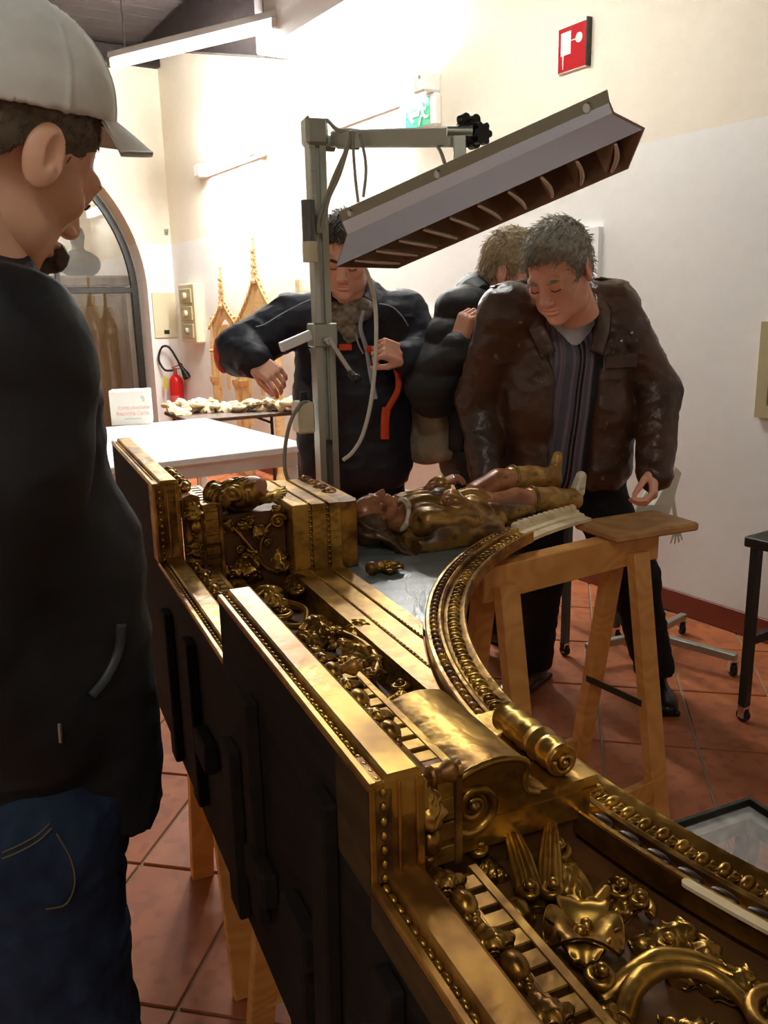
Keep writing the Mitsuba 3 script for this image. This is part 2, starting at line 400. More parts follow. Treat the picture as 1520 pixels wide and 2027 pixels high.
# the room beyond the glass
struct('wall_beyond', bx(-4.6, RW + .25, 12.2, 12.4, 0, CEIL + .1), 'plaster', ROOM)
struct('wall_side', bx(RW + .05, RW + .25, FW_Y + .3, 12.4, 0, CEIL + .1), 'plaster', ROOM)
struct('ceiling_beyond', bx(-4.6, RW + .25, FW_Y + .3, 12.4, CEIL + .03, CEIL + .12), 'white_paint', ROOM)
def m_oldwood(p, n, uv):
    g = fbm(p.x * 6, p.y * 6, p.z * 1.5, 4)
    return mix(lin('#3a2a1c'), lin('#756a50'), g)
mat('old_wood', proc(m_oldwood), .75)
cb = thing('wardrobe', 'tall grey brown wooden cabinet standing beyond the glazed arch', 'cabinet')
obj('body', bx(1.25, 3.05, 10.3, 10.85, 0.0, 1.72, .01), 'old_wood', cb, ROOM, False)
obj('cornice', bx(1.2, 3.1, 10.24, 10.9, 1.72, 1.84, .02), 'old_wood', cb, ROOM, False)
for x in (1.30, 2.17):
    obj('door', bx(x, x + .82, 10.275, 10.3, .1, 1.62, .006), 'old_wood', cb, ROOM, False)
    obj('door_panel', bx(x + .1, x + .72, 10.262, 10.276, .2, 1.5, .01), 'old_wood', cb, ROOM, False)
b = Blob((-.3, -.3, 0), (.3, .3, .62), .02)
b.ell((0, 0, .14), (.24, .15, .16), k=.05).cap((0, 0, .22), (0, 0, .36), .07, .06, .04).ell((0, 0, .45), (.085, .1, .12), k=.04)
mat('dark_stone', '#3b3a35', .8)
bs = thing('bust', 'dark grey carved bust on top of the cabinet beyond the glass', 'bust')
obj('figure', b.mesh(), 'dark_stone', bs, ROOM @ tr(2.62, 10.55, 1.84), True)
# ------------------------------------------------------------------ fluorescent lamps
def emitter(r): return {'type': 'area', 'radiance': {'type': 'rgb', 'value': [r * c for c in LAMP_RGB]}}
def fluorescent(label, M, L, power, group=None, rods=0.0, reflector=False):
    """batten along +y from the origin, tubes below (-z), M places it"""
    k = thing('fluorescent_lamp', label, 'lamp', group)
    obj('housing', bx(-.045, .045, 0, L, -.05, 0, .006), 'white_gloss', k, M)
    for s in (-1, 1):
        obj('fluorescent_tube', xf(cyl((s * .035, .05, -.085), (s * .035, L - .05, -.085), .016, 12), np.eye(4)), 'tube_off', k, M, emitter=emitter(power))
    if reflector:  # skirts added to the overhead fill lamp to keep light off the upper wall
        for s in (-1, 1): obj('reflector', bx(s * .092 - .001, s * .092 + .001, 0, L, -.122, -.02), 'white_gloss', k, M, False)
        obj('reflector_top', bx(-.092, .092, 0, L, -.02, -.018), 'white_gloss', k, M, False)
    for y in (.0, L - .045): obj('end_cap', bx(-.06, .06, y, y + .045, -.115, -.045, .008), 'white_gloss', k, M)
    if rods: scene[f'{k}__end_cap']['bsdf'] = {'type': 'ref', 'id': 'grey_enamel'}
    if rods:
        for y in (.15, L - .15): obj('rod', cyl((0, y, 0), (0, y, rods), .005, 8), 'steel', k, M)
    return k
def wall_lamp(label, y, group):
    Mw = ROOM @ tr(RW - .0, y, 2.66) @ frame_m((0, 0, 0), (0, 0, 1), (0, 1, 0), (1, 0, 0))
    k = thing('wall_lamp', label, 'lamp', group)
    obj('housing', bx(-.05, .05, 0, 1.25, -.06, 0, .006), 'white_gloss', k, Mw)
    for s in (-1, 1): obj('fluorescent_tube', cyl((s * .03, .07, -.09), (s * .03, 1.18, -.09), .016, 12), 'tube_off', k, Mw, emitter=emitter(TUBE_WALL))
    e = bx(-.055, .055, -.02, .10, -.115, 0, .01)
    obj('end_cap', e, 'white_gloss', k, Mw); obj('end_cap', xf(e, tr(0, 1.2, 0)), 'white_gloss', k, Mw)
    obj('screw', cyl((.025, .03, -.118), (.025, .03, -.11), .009, 10), 'grey_enamel', k, Mw)
wall_lamp('white wall fluorescent lamp just above the green exit sign', 4.29, None)
wall_lamp('white wall fluorescent lamp left of the exit sign, near the far corner', 6.60, None)
a, b = np.array([-1.98, 7.09, 3.33]), np.array([-.60, 6.23, 3.33])
y = unit(b - a)
fluorescent('bare hanging fluorescent lamp under the dark wooden ceiling', frame_m(a, np.cross(y, [0, 0, 1]), y, (0, 0, 1)), float(np.linalg.norm(b - a)), TUBE_HANG, None, CEIL - 3.33)
fluorescent('added unseen fluorescent fill lamp under the ceiling above the altarpiece', FRAME @ tr(1.25, 2.1, 3.45), 1.5, FILL_OVER, None, CEIL - 3.45, True)  # out of view, added to light the right-hand wall and the far gilding
fluorescent('added unseen fluorescent fill lamp under the ceiling behind the photographer', ROOM @ tr(-.9, -1.6, 3.4), 1.5, FILL_NEAR, None, CEIL - 3.4)  # out of view, added as front fill
fluorescent('added fluorescent fill lamp under the ceiling beyond the glazed arch', ROOM @ tr(.6, 10.9, 3.6) @ rot([0, 0, 1], -90), 1.5, FILL_BACK, None, CEIL - 3.6)  # added to lighten the upper wall behind the glass
# ------------------------------------------------------------------ signs and fittings on the right-hand wall
def on_wall(Y, Z, X=RW):       # local x: along the wall to the right in the picture (-Y), y: up, z: out of the wall
    return ROOM @ frame_m((X, Y, Z), (0, -1, 0), (0, 0, 1), (-1, 0, 0))
s = thing('exit_sign', 'green running man exit sign with arrow on the right wall', 'sign')
M = on_wall(4.44, 2.515)
obj('box', bx(-.18, .18, -.088, .088, 0, .055, .012), 'white_gloss', s, M)
obj('panel', bx(-.165, .135, -.075, .075, .0545, .058), 'green_sign', s, M, False)
ar = shapely.box(-.155, -.06, -.105, .06).union(Polygon([(-.088, 0), (-.035, .05), (-.018, .035), (-.045, .014), (.03, .014), (.03, -.014), (-.045, -.014), (-.018, -.035), (-.035, -.05)]))
man = Point(.055, .052).buffer(.013).union(LineString([(.06, .032), (.068, -.005)]).buffer(.013)).union(LineString([(.062, .028), (.036, .022), (.03, .004)]).buffer(.006)).union(LineString([(.062, .028), (.092, .012), (.1, .026)]).buffer(.006)).union(LineString([(.066, -.008), (.044, -.03), (.034, -.058)]).buffer(.008)).union(LineString([(.068, -.008), (.09, -.03), (.118, -.03)]).buffer(.008))
obj('pictogram', xf(extrude(ar.union(man), .0025), tr(0, 0, .058)), 'sign_white', s, M, False)
s = thing('fire_hose_sign', 'red square fire hose sign high on the right wall', 'sign')
M = on_wall(3.215, 2.588)
obj('plate', bx(-.1, .1, -.1, .1, .004, .012, .002), 'sign_white', s, M, False)
obj('bracket', bx(.1, .107, -.102, .102, 0, .03), 'black_iron', s, M, False)
obj('panel', bx(-.095, .095, -.095, .095, .0121, .0135), 'red_sign', s, M, False)
pg = shapely.box(-.078, -.025, -.012, .075).union(Polygon([(-.068, -.02), (-.058, -.02), (-.06, -.085), (-.064, -.085)])).union(shapely.box(-.015, .028, .02, .034)).union(Point(.04, .033).buffer(.022))
obj('pictogram', xf(extrude(pg, .0015), tr(0, 0, .0135)), 'sign_white', s, M, False)
# framed pictures
def m_olive(p, n, uv): return mix(lin('#3c3a12'), lin('#5c5a2a'), fbm(p.x * 9, p.y * 9, p.z * 9))
mat('olive_picture', proc(m_olive), .5)
def m_olive2(p, n, uv): return mix(lin('#7d7a4a'), lin('#a39a68'), fbm(p.x * 14, p.y * 14, p.z * 14))
mat('pale_picture', proc(m_olive2), .5)
def picture(label, Y0, Y1, z0, z1, w, mf, mp, cat_='picture'):
    k = thing('framed_picture', label, cat_)
    L = Y1 - Y0; H = z1 - z0
    fr = shapely.box(0, 0, L, H).difference(shapely.box(w, w, L - w, H - w))
    M = on_wall(Y1, z0)
    obj('frame', extrude(fr, .03), mf, k, M, False); obj('canvas', bx(w, L - w, w, H - w, .003, .012), mp, k, M, False)
picture('white framed dark olive picture behind the head of the man in brown leather', 2.995, 3.58, 1.22, 1.765, .055, 'white_gloss', 'olive_picture')
picture('pale framed olive picture between the navy and the black coated men', 4.30, 5.05, .92, 1.375, .05, 'card_white', 'pale_picture')
picture('beige framed panel at the right edge of the photo', 1.55, 2.11, .95, 1.33, .05, 'beige_dark', 'old_wood', 'panel')
# electrical boxes in the corner
k = thing('switch_box', 'beige electrical box with three sockets beside the corner', 'electrical box')
M = on_wall(8.40, 1.40)
obj('box', bx(-.22, .22, -.29, .29, 0, .09, .015), 'beige_plastic', k, M)
for j, z in enumerate((.17, 0, -.17)):
    w = obj('socket', bx(-.15, .16, z - .07, z + .07, .09, .105, .008), 'beige_dark', k, M)
    obj('knob', xf(lathe([(0, 0), (.035, 0), (.03, .03), (0, .034)], 14), tr(.02, z, .105)), 'beige_plastic' if j < 2 else 'grey_enamel', w, M)
k = thing('cover_panel', 'flat beige cover panel with a small black square on the back wall', 'electrical panel')
def on_back(X, Z): return ROOM @ frame_m((X, FW_Y, Z), (1, 0, 0), (0, 0, 1), (0, -1, 0))
M = on_back(3.04, 1.385)
obj('plate', bx(-.12, .125, -.23, .23, 0, .018, .004), 'beige_plastic', k, M)
obj('window', bx(-.02, .035, -.19, -.15, .018, .022), 'black_iron', k, M, False)
k = thing('hook', 'small steel hook high in the corner of the back wall', 'hook')
obj('plate', bx(-.02, .02, -.03, .03, 0, .008, .003), 'grey_enamel', k, on_back(3.13, 2.22)); obj('bar', tube(smooth_path([(0, .0, .008), (0, .0, .05), (0, .03, .06)], 8), .006, 8), 'grey_enamel', k, on_back(3.13, 2.22))
k = thing('fire_extinguisher', 'red fire extinguisher with looped black hose on the back wall', 'fire extinguisher')
M = ROOM @ tr(3.072, FW_Y - .11, .26) @ rot([0, 0, 1], -42)
obj('cylinder', lathe([(0, 0), (.066, 0), (.072, .012), (.072, .43), (.066, .47), (.045, .50), (.024, .515), (.02, .54), (0, .54)], 28), 'red_paint', k, M)
v = obj('valve', cat(lathe([(0, .54), (.018, .54), (.02, .58), (0, .585)], 14)), 'steel', k, M)
obj('lever', cat(beam((-.03, -.01, .585), (.10, -.03, .63), .02, .008), beam((-.02, -.01, .575), (.09, -.03, .58), .02, .008)), 'red_paint', v, M)
obj('hose', tube(smooth_path([(-.01, -.03, .56), (-.10, -.04, .57), (-.155, -.04, .68), (-.11, -.04, .80), (-.03, -.04, .80), (.05, -.05, .68), (.085, -.05, .60)], 40), .011, 10), 'black_rubber', k, M)
obj('horn', xf(lathe([(0, 0), (.016, 0), (.018, .05), (.045, .17), (.04, .175), (0, .12)], 18), tr(.075, -.05, .635) @ rot([0, 1, 0], 153)), 'black_plastic', k, M)
obj('tag', bx(-.11, -.075, -.06, -.055, .36, .5), 'yellow_tag', k, M, False)
a = np.linspace(-2.2, -.9, 9)
obj('instruction_label', grid_mesh(np.array([[(.0735 * math.cos(t), .0735 * math.sin(t), z) for t in a] for z in (.06, .3)])), mat('label_pink', '#d7686a', .5), k, M, True)
# ------------------------------------------------------------------ furniture
def m_pine(c0, c1, f=1.0):
    def fn(p, n, uv):
        q = fbm(p.x * 5 * f, p.y * 5 * f, p.z * 5 * f, 3); ringv = .5 + .5 * dr.sin(60 * q + 22 * (p.x + p.y) * f)
        return mix(lin(c0), lin(c1), .35 * ringv + .65 * fbm(p.x * 2.3 + 31, p.y * 2.3, p.z * 21, 3))
    return fn
mat('beech', proc(m_pine('#ae7234', '#cf9752')), .45)
mat('plank_wood', proc(m_pine('#94683a', '#bd8f54')), .55)
mat('pale_wood', proc(m_pine('#c9a164', '#e2c48d')), .55)
mat('table_white', '#e8e7e1', .35)
# white work table
k = thing('work_table', 'large white topped work table beneath the fire extinguisher', 'table')
M = ROOM.copy(); A = np.array([-.37, 4.30])
M[:2, 3] = A                                       # corner nearest the stand; table runs to -x and +y
obj('tabletop', bx(-1.5, 0, 0, 1.42, .715, .752, .006), 'table_white', k, M)
obj('apron', cat(bx(-1.45, -.05, .04, .065, .645, .715), bx(-1.45, -.05, 1.355, 1.38, .645, .715), bx(-.075, -.05, .065, 1.355, .645, .715), bx(-1.45, -1.425, .065, 1.355, .645, .715)), 'table_white', k, M, False)
for x in (-.10, -1.45):
    for y in (.04, 1.33): obj('leg', bx(x, x + .05, y, y + .05, .0, .645, .004), 'table_white', k, M)
k = thing('cardboard_box', 'white cardboard box with faded red lettering on the white table', 'box')
P = np.array([-1.50, 5.22]); Mb = np.eye(4); Mb[:2, 3] = P; Mb = Mb @ rz(math.radians(12))
Mb[2, 3] = .753
obj('box', cat(bx(-.15, .09, 0, .20, 0, .205, .003), bx(-.15, .09, .02, .06, .205, .209)), 'card_white', k, Mb, False)
TX = frame_m((0, 0, 0), (1, 0, 0), (0, 0, 1), (0, -1, 0))
for txt, x, z, h, m in (('Consultazione', -.105, .095, .021, 'red_ink'), ('Raccolta Carta', -.115, .06, .023, 'red_ink')):
    t = meshkit.text_mesh(txt, h, .0008); w = t.bounds[1][0] - t.bounds[0][0]
    obj('lettering', xf(t, tr(x, -.0002, z) @ TX @ sc(min(1, .185 / w), 1, 1)), m, k, Mb, False)
obj('rule', bx(-.07, .03, -.0012, 0, .035, .041), 'grey_ink', k, Mb, False)
obj('emblem', xf(extrude(Point(0, 0).buffer(.012).union(shapely.box(-.004, -.026, .012, -.004)), .001), tr(.045, 0, .165) @ TX), 'grey_ink', k, Mb, False)
# trestle with the board of carved fragments
def trestle(key, M, L, H, splay, m, lw=.045, bw=.045, bh=.075, stay=True, legs_y=(.09, .09)):
    """beam along +x from 0 to L with its top at H; A-frame legs splayed along y; lower rails"""
    obj('beam', bx(0, L, -bw / 2, bw / 2, H - bh, H, .003), m, key, M)
    for x in (legs_y[0], L - legs_y[1]):
        for s in (-1, 1):
            top = np.array([x, s * (bw / 2 + .012), H - bh * .55]); foot = np.array([x, s * splay, 0])
            mleg = beam(foot, top, lw, .022 * 1.4, up=(0, 1, 0), ch=.002)
            d = unit(top - foot)
            obj('leg', mleg, m, key, M)
    for s in (-1, 1):
        f = .16
        y = s * (splay + (bw / 2 + .012 - splay) * f)
        obj('rail', bx(legs_y[0], L - legs_y[1], y - .011, y + .011, H * f - .03, H * f + .03, .002), m, key, M)
    if stay:
        for x in (legs_y[0] + .03, L - legs_y[1] - .03):
            f = .45; y = splay + (bw / 2 - splay) * f
            obj('stay', beam((x, -y, H * f), (x, y, H * f), .004, .018, ch=0), 'black_iron', key, M)
mat('dark_wood', proc(m_pine('#2a1a10', '#4a301c')), .55)
k = thing('board_table', 'low dark board on folding black legs carrying carved fragments', 'table')
M = np.eye(4); M[:2, 3] = (-1.02, 5.95); M = M @ rz(math.radians(28))
obj('board', bx(-.42, .42, -.3, .3, .715, .74, .004), 'dark_wood', k, M)
for x in (-.36, .36):
    for y in (-.25, .25): obj('leg', cyl((x, y, 0), (x, y, .715), .012, 8), 'black_iron', k, M)
    obj('stretcher', cyl((x, -.25, .35), (x, .25, .35), .01, 8), 'black_iron', k, M)
    obj('brace', cyl((x, .25, .60), (x * .3, .25, .71), .009, 8), 'black_iron', k, M)
FRAG = (M, .74)
# black castored table at the right edge
def castor(key, p, M=None, r=.022):
    c = obj('castor', cat(cyl((p[0] - .009, p[1], r), (p[0] + .009, p[1], r), r, 16)), 'black_rubber', key, M)
    obj('fork', cat(bx(p[0] - .016, p[0] - .011, p[1] - .012, p[1] + .012, r * .7, r * 2.3), bx(p[0] + .011, p[0] + .016, p[1] - .012, p[1] + .012, r * .7, r * 2.3), bx(p[0] - .016, p[0] + .016, p[1] - .014, p[1] + .014, r * 2.2, r * 2.6)), 'chrome', c, M, False)
k = thing('castored_table', 'black metal castored table at the right edge of the photo', 'table')
M = np.eye(4); M[:2, 3] = (1.225, 2.70); M = M @ rz(RANG)
obj('tabletop', bx(-.03, .6, -.75, .03, .625, .66, .004), 'black_iron', k, M, False)
for x, y in ((0, 0), (.57, 0), (0, -.72), (.57, -.72)):
    obj('leg', bx(x - .015, x + .015, y - .015, y + .015, .058, .625, .002), 'black_iron', k, M); castor(k, (x, y), M)
obj('stretcher', bx(.015, .555, -.01, .01, .28, .31), 'black_iron', k, M, False)
# dark trolley half hidden behind the legs
k = thing('steel_trolley', 'narrow dark steel trolley on castors behind the trestle and the men', 'trolley')
M = np.eye(4); M[:2, 3] = (.735, 3.30); M = M @ rz(RANG)
mat('grey_steel', '#4c4f49', .45, .3)
obj('shelf', bx(-.02, .32, -.02, .42, .78, .81, .004), 'grey_steel', k, M, False)
for x, y in ((0, 0), (.3, 0), (0, .4), (.3, .4)):
    obj('leg', bx(x - .014, x + .014, y - .014, y + .014, .058, .78, .002), 'grey_steel', k, M); castor(k, (x, y), M)
obj('brace', beam((0, .01, .58), (0, .39, .75), .012, .02), 'grey_steel', k, M)
obj('brace', beam((0, 0, .60), (.3, 0, .60), .012, .02), 'grey_steel', k, M)
# glass table under the near end of the altarpiece
k = thing('glass_table', 'low glass topped table with grey metal frame at the lower right', 'table')
M = FRAME.copy()
def m_brush(p, n, uv): return mix(lin('#55584c'), lin('#85887a'), noise(p.x * 40, p.y * 40, p.z * 40))
mat('frame_metal', proc(m_brush), .35, .7)
TX0, TX1, TY0, TY1, TZ = .45, .97, -.30, .415, .45
fr = shapely.box(TX0, TY0, TX1, TY1).difference(shapely.box(TX0 + .032, TY0 + .032, TX1 - .032, TY1 - .032))
obj('top_frame', xf(extrude(fr, .03), tr(0, 0, TZ - .03)), 'frame_metal', k, M, False)
obj('rim', xf(extrude(shapely.box(TX0 - .008, TY0 - .008, TX1 + .008, TY1 + .008).difference(shapely.box(TX0, TY0, TX1, TY1)), .045), tr(0, 0, TZ - .03)), 'black_iron', k, M, False)
obj('glass_top', bx(TX0 + .004, TX1 - .004, TY0 + .004, TY1 - .004, TZ + .001, TZ + .007), 'glass_pane', k, M, False)
for x in (TX0, TX1 - .034):
    for y in (TY0, TY1 - .034): obj('leg', bx(x, x + .034, y, y + .034, 0, TZ - .03, .002), 'frame_metal', k, M)
# trestles under the altarpiece
k = thing('trestle', 'light beech trestle standing in full view right of the golden arch', 'trestle', None)
A, B = np.array([.215, 1.925]), np.array([.735, 2.262])
d = unit(B - A); M = np.eye(4); M[:2, 0] = d; M[:2, 1] = (-d[1], d[0]); M[:2, 3] = A
trestle(k, M, float(np.linalg.norm(B - A)), .818, .16, 'beech', lw=.06, bw=.05, bh=.085, legs_y=(.06, .10))
k = thing('trestle', 'brown trestle under the far left end of the altarpiece', 'trestle')
trestle(k, FRAME @ tr(.03, 1.08, 0), .55, .776, .22, 'beech', lw=.055, legs_y=(.02, .10))
k = thing('trestle', 'dark brown trestle under the dark side of the altarpiece, nearest the camera', 'trestle')
trestle(k, FRAME @ tr(.03, .46, 0), .40, .776, .30, 'beech', lw=.05, legs_y=(.02, .06))
k = thing('plank', 'wide brown plank lying on the beech trestle', 'plank')
p0, p1 = np.array([.66, 2.185]), np.array([.822, 2.258])
d = unit(p1 - p0); M = np.eye(4); M[:2, 0] = d; M[:2, 1] = (-d[1], d[0]); M[:2, 3] = p0
obj('board', bx(-.1, float(np.linalg.norm(p1 - p0)), -.055, .125, .8185, .8412, .006), 'plank_wood', k, M)
mat('motor_grey', '#5a5b55', .5)
# steel pole stand with the examination lamp
k = thing('lamp_stand', 'tall galvanised steel pole stand with crank handle in front of the navy jacket', 'stand')
PX, PY = -.185, 2.80
M = np.eye(4); M[:2, 3] = (PX, PY); M = M @ rz(math.radians(20))
sq = lambda w, t: shapely.box(-w, -w, w, w).difference(shapely.box(-w + t, -w + t, w - t, w - t).union(shapely.box(-w * .35, -w - .01, w * .35, -w + t + .002)))
obj('lower_column', xf(extrude(sq(.032, .004), 1.31), tr(0, 0, .05)), 'galv', k, M, False)
obj('upper_column', xf(extrude(shapely.box(-.026, -.026, .026, .026).difference(shapely.box(-.008, -.04, .006, -.010)), .94), tr(0, 0, 1.0)), 'galv', k, M, False)
obj('gear_rack', cat(bx(-.025, -.010, -.030, -.026, 1.36, 1.89), [bx(-.024, -.011, -.034, -.030, z, z + .004) for z in np.arange(1.37, 1.885, .0085)]), 'steel', k, M, False)
obj('head_cap', bx(-.035, .035, -.035, .035, 1.90, 1.985, .010), 'galv', k, M)
obj('collar', bx(-.040, .040, -.040, .040, 1.30, 1.375, .004), 'galv', k, M)
c = obj('crank', cat(cyl((0, -.05, 1.32), (0, -.075, 1.32), .012, 12), beam((0, -.073, 1.325), (.075, -.073, 1.21), .016, .006, up=(0, 1, 0))), 'steel', k, M)
obj('crank_knob', cat(cyl((.068, -.078, 1.215), (.068, -.12, 1.205), .013, 14), ball(.017, 2, (.068, -.125, 1.203))), 'black_plastic', c, M)
obj('handle', cat(beam((-.045, -.02, 1.34), (-.15, -.05, 1.305), .02, .03)), 'white_gloss', k, M)
jb = obj('junction_box', bx(-.105, -.05, -.055, .035, 1.03, 1.13, .006), 'beige_plastic', k, M)
obj('cable_gland', cyl((-.075, -.01, 1.13), (-.075, -.01, 1.16), .013, 12), 'black_plastic', jb, M)
obj('motor', cat(cyl((-.042, -.045, 1.62), (-.042, -.045, 1.74), .021, 16)), 'motor_grey', k, M)
obj('motor_cap', cyl((-.042, -.045, 1.56), (-.042, -.045, 1.62), .023, 16), 'beige_plastic', k, M)
obj('base', cat(beam((-.3, 0, .03), (.3, 0, .03), .05, .03), beam((0, -.3, .03), (0, .3, .03), .05, .03)), 'galv', k, M)
obj('pivot', cyl((.015, 0, 1.915), (.06, 0, 1.915), .026, 18), 'galv', k, M)
ARM0, ARM1 = at(662, 276, 2.80), at(900, 271, 2.24)
obj('arm', beam(ARM0, ARM1, .032, .046, ch=.004), 'galv', k, None)
obj('arm_sleeve', beam(ARM0 + (ARM1 - ARM0) * .08, ARM0 + (ARM1 - ARM0) * .2, .042, .056, ch=.004), 'galv', k, None)
# ------------------------------------------------------------------ the gilded altarpiece lying on its back
def m_gold(p, n, uv):
    w = fbm(p.x * 16, p.y * 16, p.z * 16, 4); s = noise(p.x * 130, p.y * 130, p.z * 130)
    c = mix(lin('#785522'), lin('#bc9344'), smoothstep(.3, .7, w))
    return mix(c, lin('#4f2c13'), smoothstep(.50, .74, .65 * fbm(p.x * 11 + 7, p.y * 11, p.z * 11, 4) + .35 * s) * .45)
def m_gold_r(p, n, uv): return .20 + .28 * fbm(p.x * 40, p.y * 40, p.z * 40)
def m_gold_b(p, n, uv): return fbm(p.x * 55, p.y * 55, p.z * 55, 3)
def m_worn(p, n, uv):
    w = fbm(p.x * 22 + 9, p.y * 22, p.z * 22, 4)
    return mix(lin('#57330f'), lin('#ad7c30'), smoothstep(.35, .72, w))
def m_brown(p, n, uv): return mix(lin('#38210f'), lin('#6d4720'), fbm(p.x * 20, p.y * 20, p.z * 20, 4))
mat('gold', proc(m_gold), proc(m_gold_r), .93, .5, proc(m_gold_b), .0022)
mat('gold_plain', proc(m_gold), .40, .8, .5, proc(m_gold_b), .0015)
def m_dull(p, n, uv):
    w = fbm(p.x * 18 + 3, p.y * 18, p.z * 18, 4)
    return mix(lin('#6a4118'), lin('#a97a34'), smoothstep(.35, .65, w))
mat('gold_dull', proc(m_dull), .46, .65, .5, proc(m_gold_b), .0018)
mat('gold_worn', proc(m_worn), .42, .6, .5, proc(m_gold_b), .003)
mat('gilt_ground', proc(m_brown), .5, .25, .5)
def m_rough(p, n, uv):
    g = fbm(p.x * 5, p.y * 5, p.z * 60, 3)
    return mix(lin('#0a0806'), lin('#1b140e'), g)
mat('edge_wood', proc(lambda p, n, uv: mix(lin('#1d140c'), lin('#46331c'), fbm(p.x * 14, p.y * 14, p.z * 50, 3))), .8, spec=.15)
mat('slot_shade', '#2a170b', .35, .3)
mat('rough_wood', proc(m_rough), .85, spec=.15)
def m_gesso(p, n, uv): return mix(lin('#b79c6e'), lin('#e6d7b4'), fbm(p.x * 30, p.y * 30, p.z * 30, 3))
mat('bare_wood', proc(m_gesso), .7)
def m_slate(p, n, uv): return mix(lin('#474f4c'), lin('#7c8582'), fbm(p.x * 7, p.y * 25, p.z * 9, 4))
def m_slate_b(p, n, uv): return fbm(p.x * 60, p.y * 14, 0.0, 3)
mat('slate_paint', proc(m_slate), .34, 0, .5, proc(m_slate_b), .002)
AL = thing('altarpiece', 'long gilded altarpiece frame carved with scrolls and foliage lying on trestles', 'altarpiece')
def alongs(profile, s0, s1): return xf(extrude(Polygon(profile), s1 - s0), frame_m((0, s1, 0), (1, 0, 0), (0, 0, 1), (0, -1, 0)))
def ap(name, mesh, m, parent=None, smooth=30, label=None): return obj(name, mesh, m, parent or AL, FRAME, smooth, label)
def wob(m, amp=.0012, f=28, seed=0):
    """slight unevenness of old carving"""
    return displace(m, lambda p, n: amp * 2 * nz(p, f, seed))
ZL, ZK, ZF = .92, 1.02, 1.085
S0, S1, SK0, SK1, SF0, SF1 = -.50, 1.76, -.05, .52, 1.08, 1.76
# rough outer boards (the hidden top of the entablature)
ap('side_board', bx(-.022, .0, S0, S1, .50, .9065, .001), 'rough_wood', smooth=False, label='dark rough wooden side')
ap('side_board', bx(-.022, .0, SK0, SK1, .907, ZK - .0135, .001), 'rough_wood', smooth=False, label='dark rough wooden side')
ap('side_board', bx(-.022, .0, SF0, SF1, .907, ZF - .0135, .001), 'rough_wood', smooth=False, label='dark rough wooden side')
ap('edge_board', bx(-.0245, -.0222, S0, SK0 - .001, ZL - .050, ZL - .0134), 'edge_wood', smooth=False)
ap('edge_board', bx(-.0245, -.0222, SK0, .03, ZL - .02, ZK - .0134), 'edge_wood', smooth=False)
rng = random.Random(11)
for s, z0, z1, w in ((-.33, .52, .80, .05), (-.10, .56, .86, .04), (.06, .60, .95, .045), (.16, .54, .74, .06), (.34, .60, .93, .04), (.47, .52, .80, .06), (.75, .55, .86, .05), (.98, .52, .84, .05)):
    ap('batten', xf(bx(-.040, -.0225, -w / 2, w / 2, z0, z1, .003), tr(0, s, 0) @ rot([1, 0, 0], rng.uniform(-3, 3), (0, 0, (z0 + z1) / 2))), 'rough_wood', smooth=False)
for s, z in ((-.2, .66), (.1, .70), (.27, .66), (.6, .68)): ap('block', bx(-.046, -.0225, s, s + .09, z, z + .05, .004), 'rough_wood', smooth=False)
# cornice: outer fillet, sunk row, broad flat, rounded inner edge
def cornice(s0, s1, z, mname):
    pr = [(.001, z - .045), (.001, z - .0132), (-.0235, z - .0132), (-.0235, z - .007), (-.022, z - .0055), (-.0165, z - .0055), (-.0155, z - .012), (-.0085, z - .012), (-.0075, z - .002), (-.005, z), (.024, z), (.0275, z - .002), (.029, z - .006), (.029, z - .012), (.034, z - .016), (.036, z - .045)]
    m = alongs(pr, s0, s1)
    c = ap('cornice', m, mname, smooth=25)
    return c
leaflet = None
def bead_mesh(a, b, c, sub=1):
    return xf(ball(1, sub), sc(a, b, c))
tongue = bead_mesh(.0042, .0062, .0048)
c0 = cornice(S0, SK0 + .004, ZL, 'gold_dull'); c1 = cornice(SK0, SK1, ZK, 'gold_plain'); c2 = cornice(SK1 - .004, SF0 + .004, ZL, 'gold'); c3 = cornice(SF0, SF1, ZF, 'gold')
dt = shared(tongue, 'gold')
for c, s0, s1, z in ((c0, S0, SK0, ZL), (c1, SK0, SK1, ZK), (c2, SK1, SF0, ZL), (c3, SF0, SF1, ZF)):
    n = int((s1 - s0) / .0145)
    for i in range(n): put('tongue', dt, c, FRAME @ tr(-.012, s0 + .0145 * (i + .5), z - .010))
# returns: the upright ends of the two raised parts
def cornice_return(s, z0, z1):
    r = ap('cornice_return', bx(-.0235, .030, s, s + .05, z0, z1 - .006, .002), 'gold_worn', smooth=25)
    ap('fillet', cat(bx(-.0235, -.0175, s - .003, s, z0, z1 - .008, .001), bx(.004, .007, s - .004, s, z0, z1 - .008, .001), bx(.022, .030, s - .004, s, z0, z1 - .008, .001)), 'gold', r)
    n = int((z1 - z0) / .0145)
    for i in range(n): put('tongue', dt, r, FRAME @ tr(-.010, s - .001, z0 + .0145 * (i + .5)) @ rot([1, 0, 0], 90) @ sc(.8))
cornice_return(SK0, ZL - .01, ZK); cornice_return(SF0, ZL - .01, ZF)
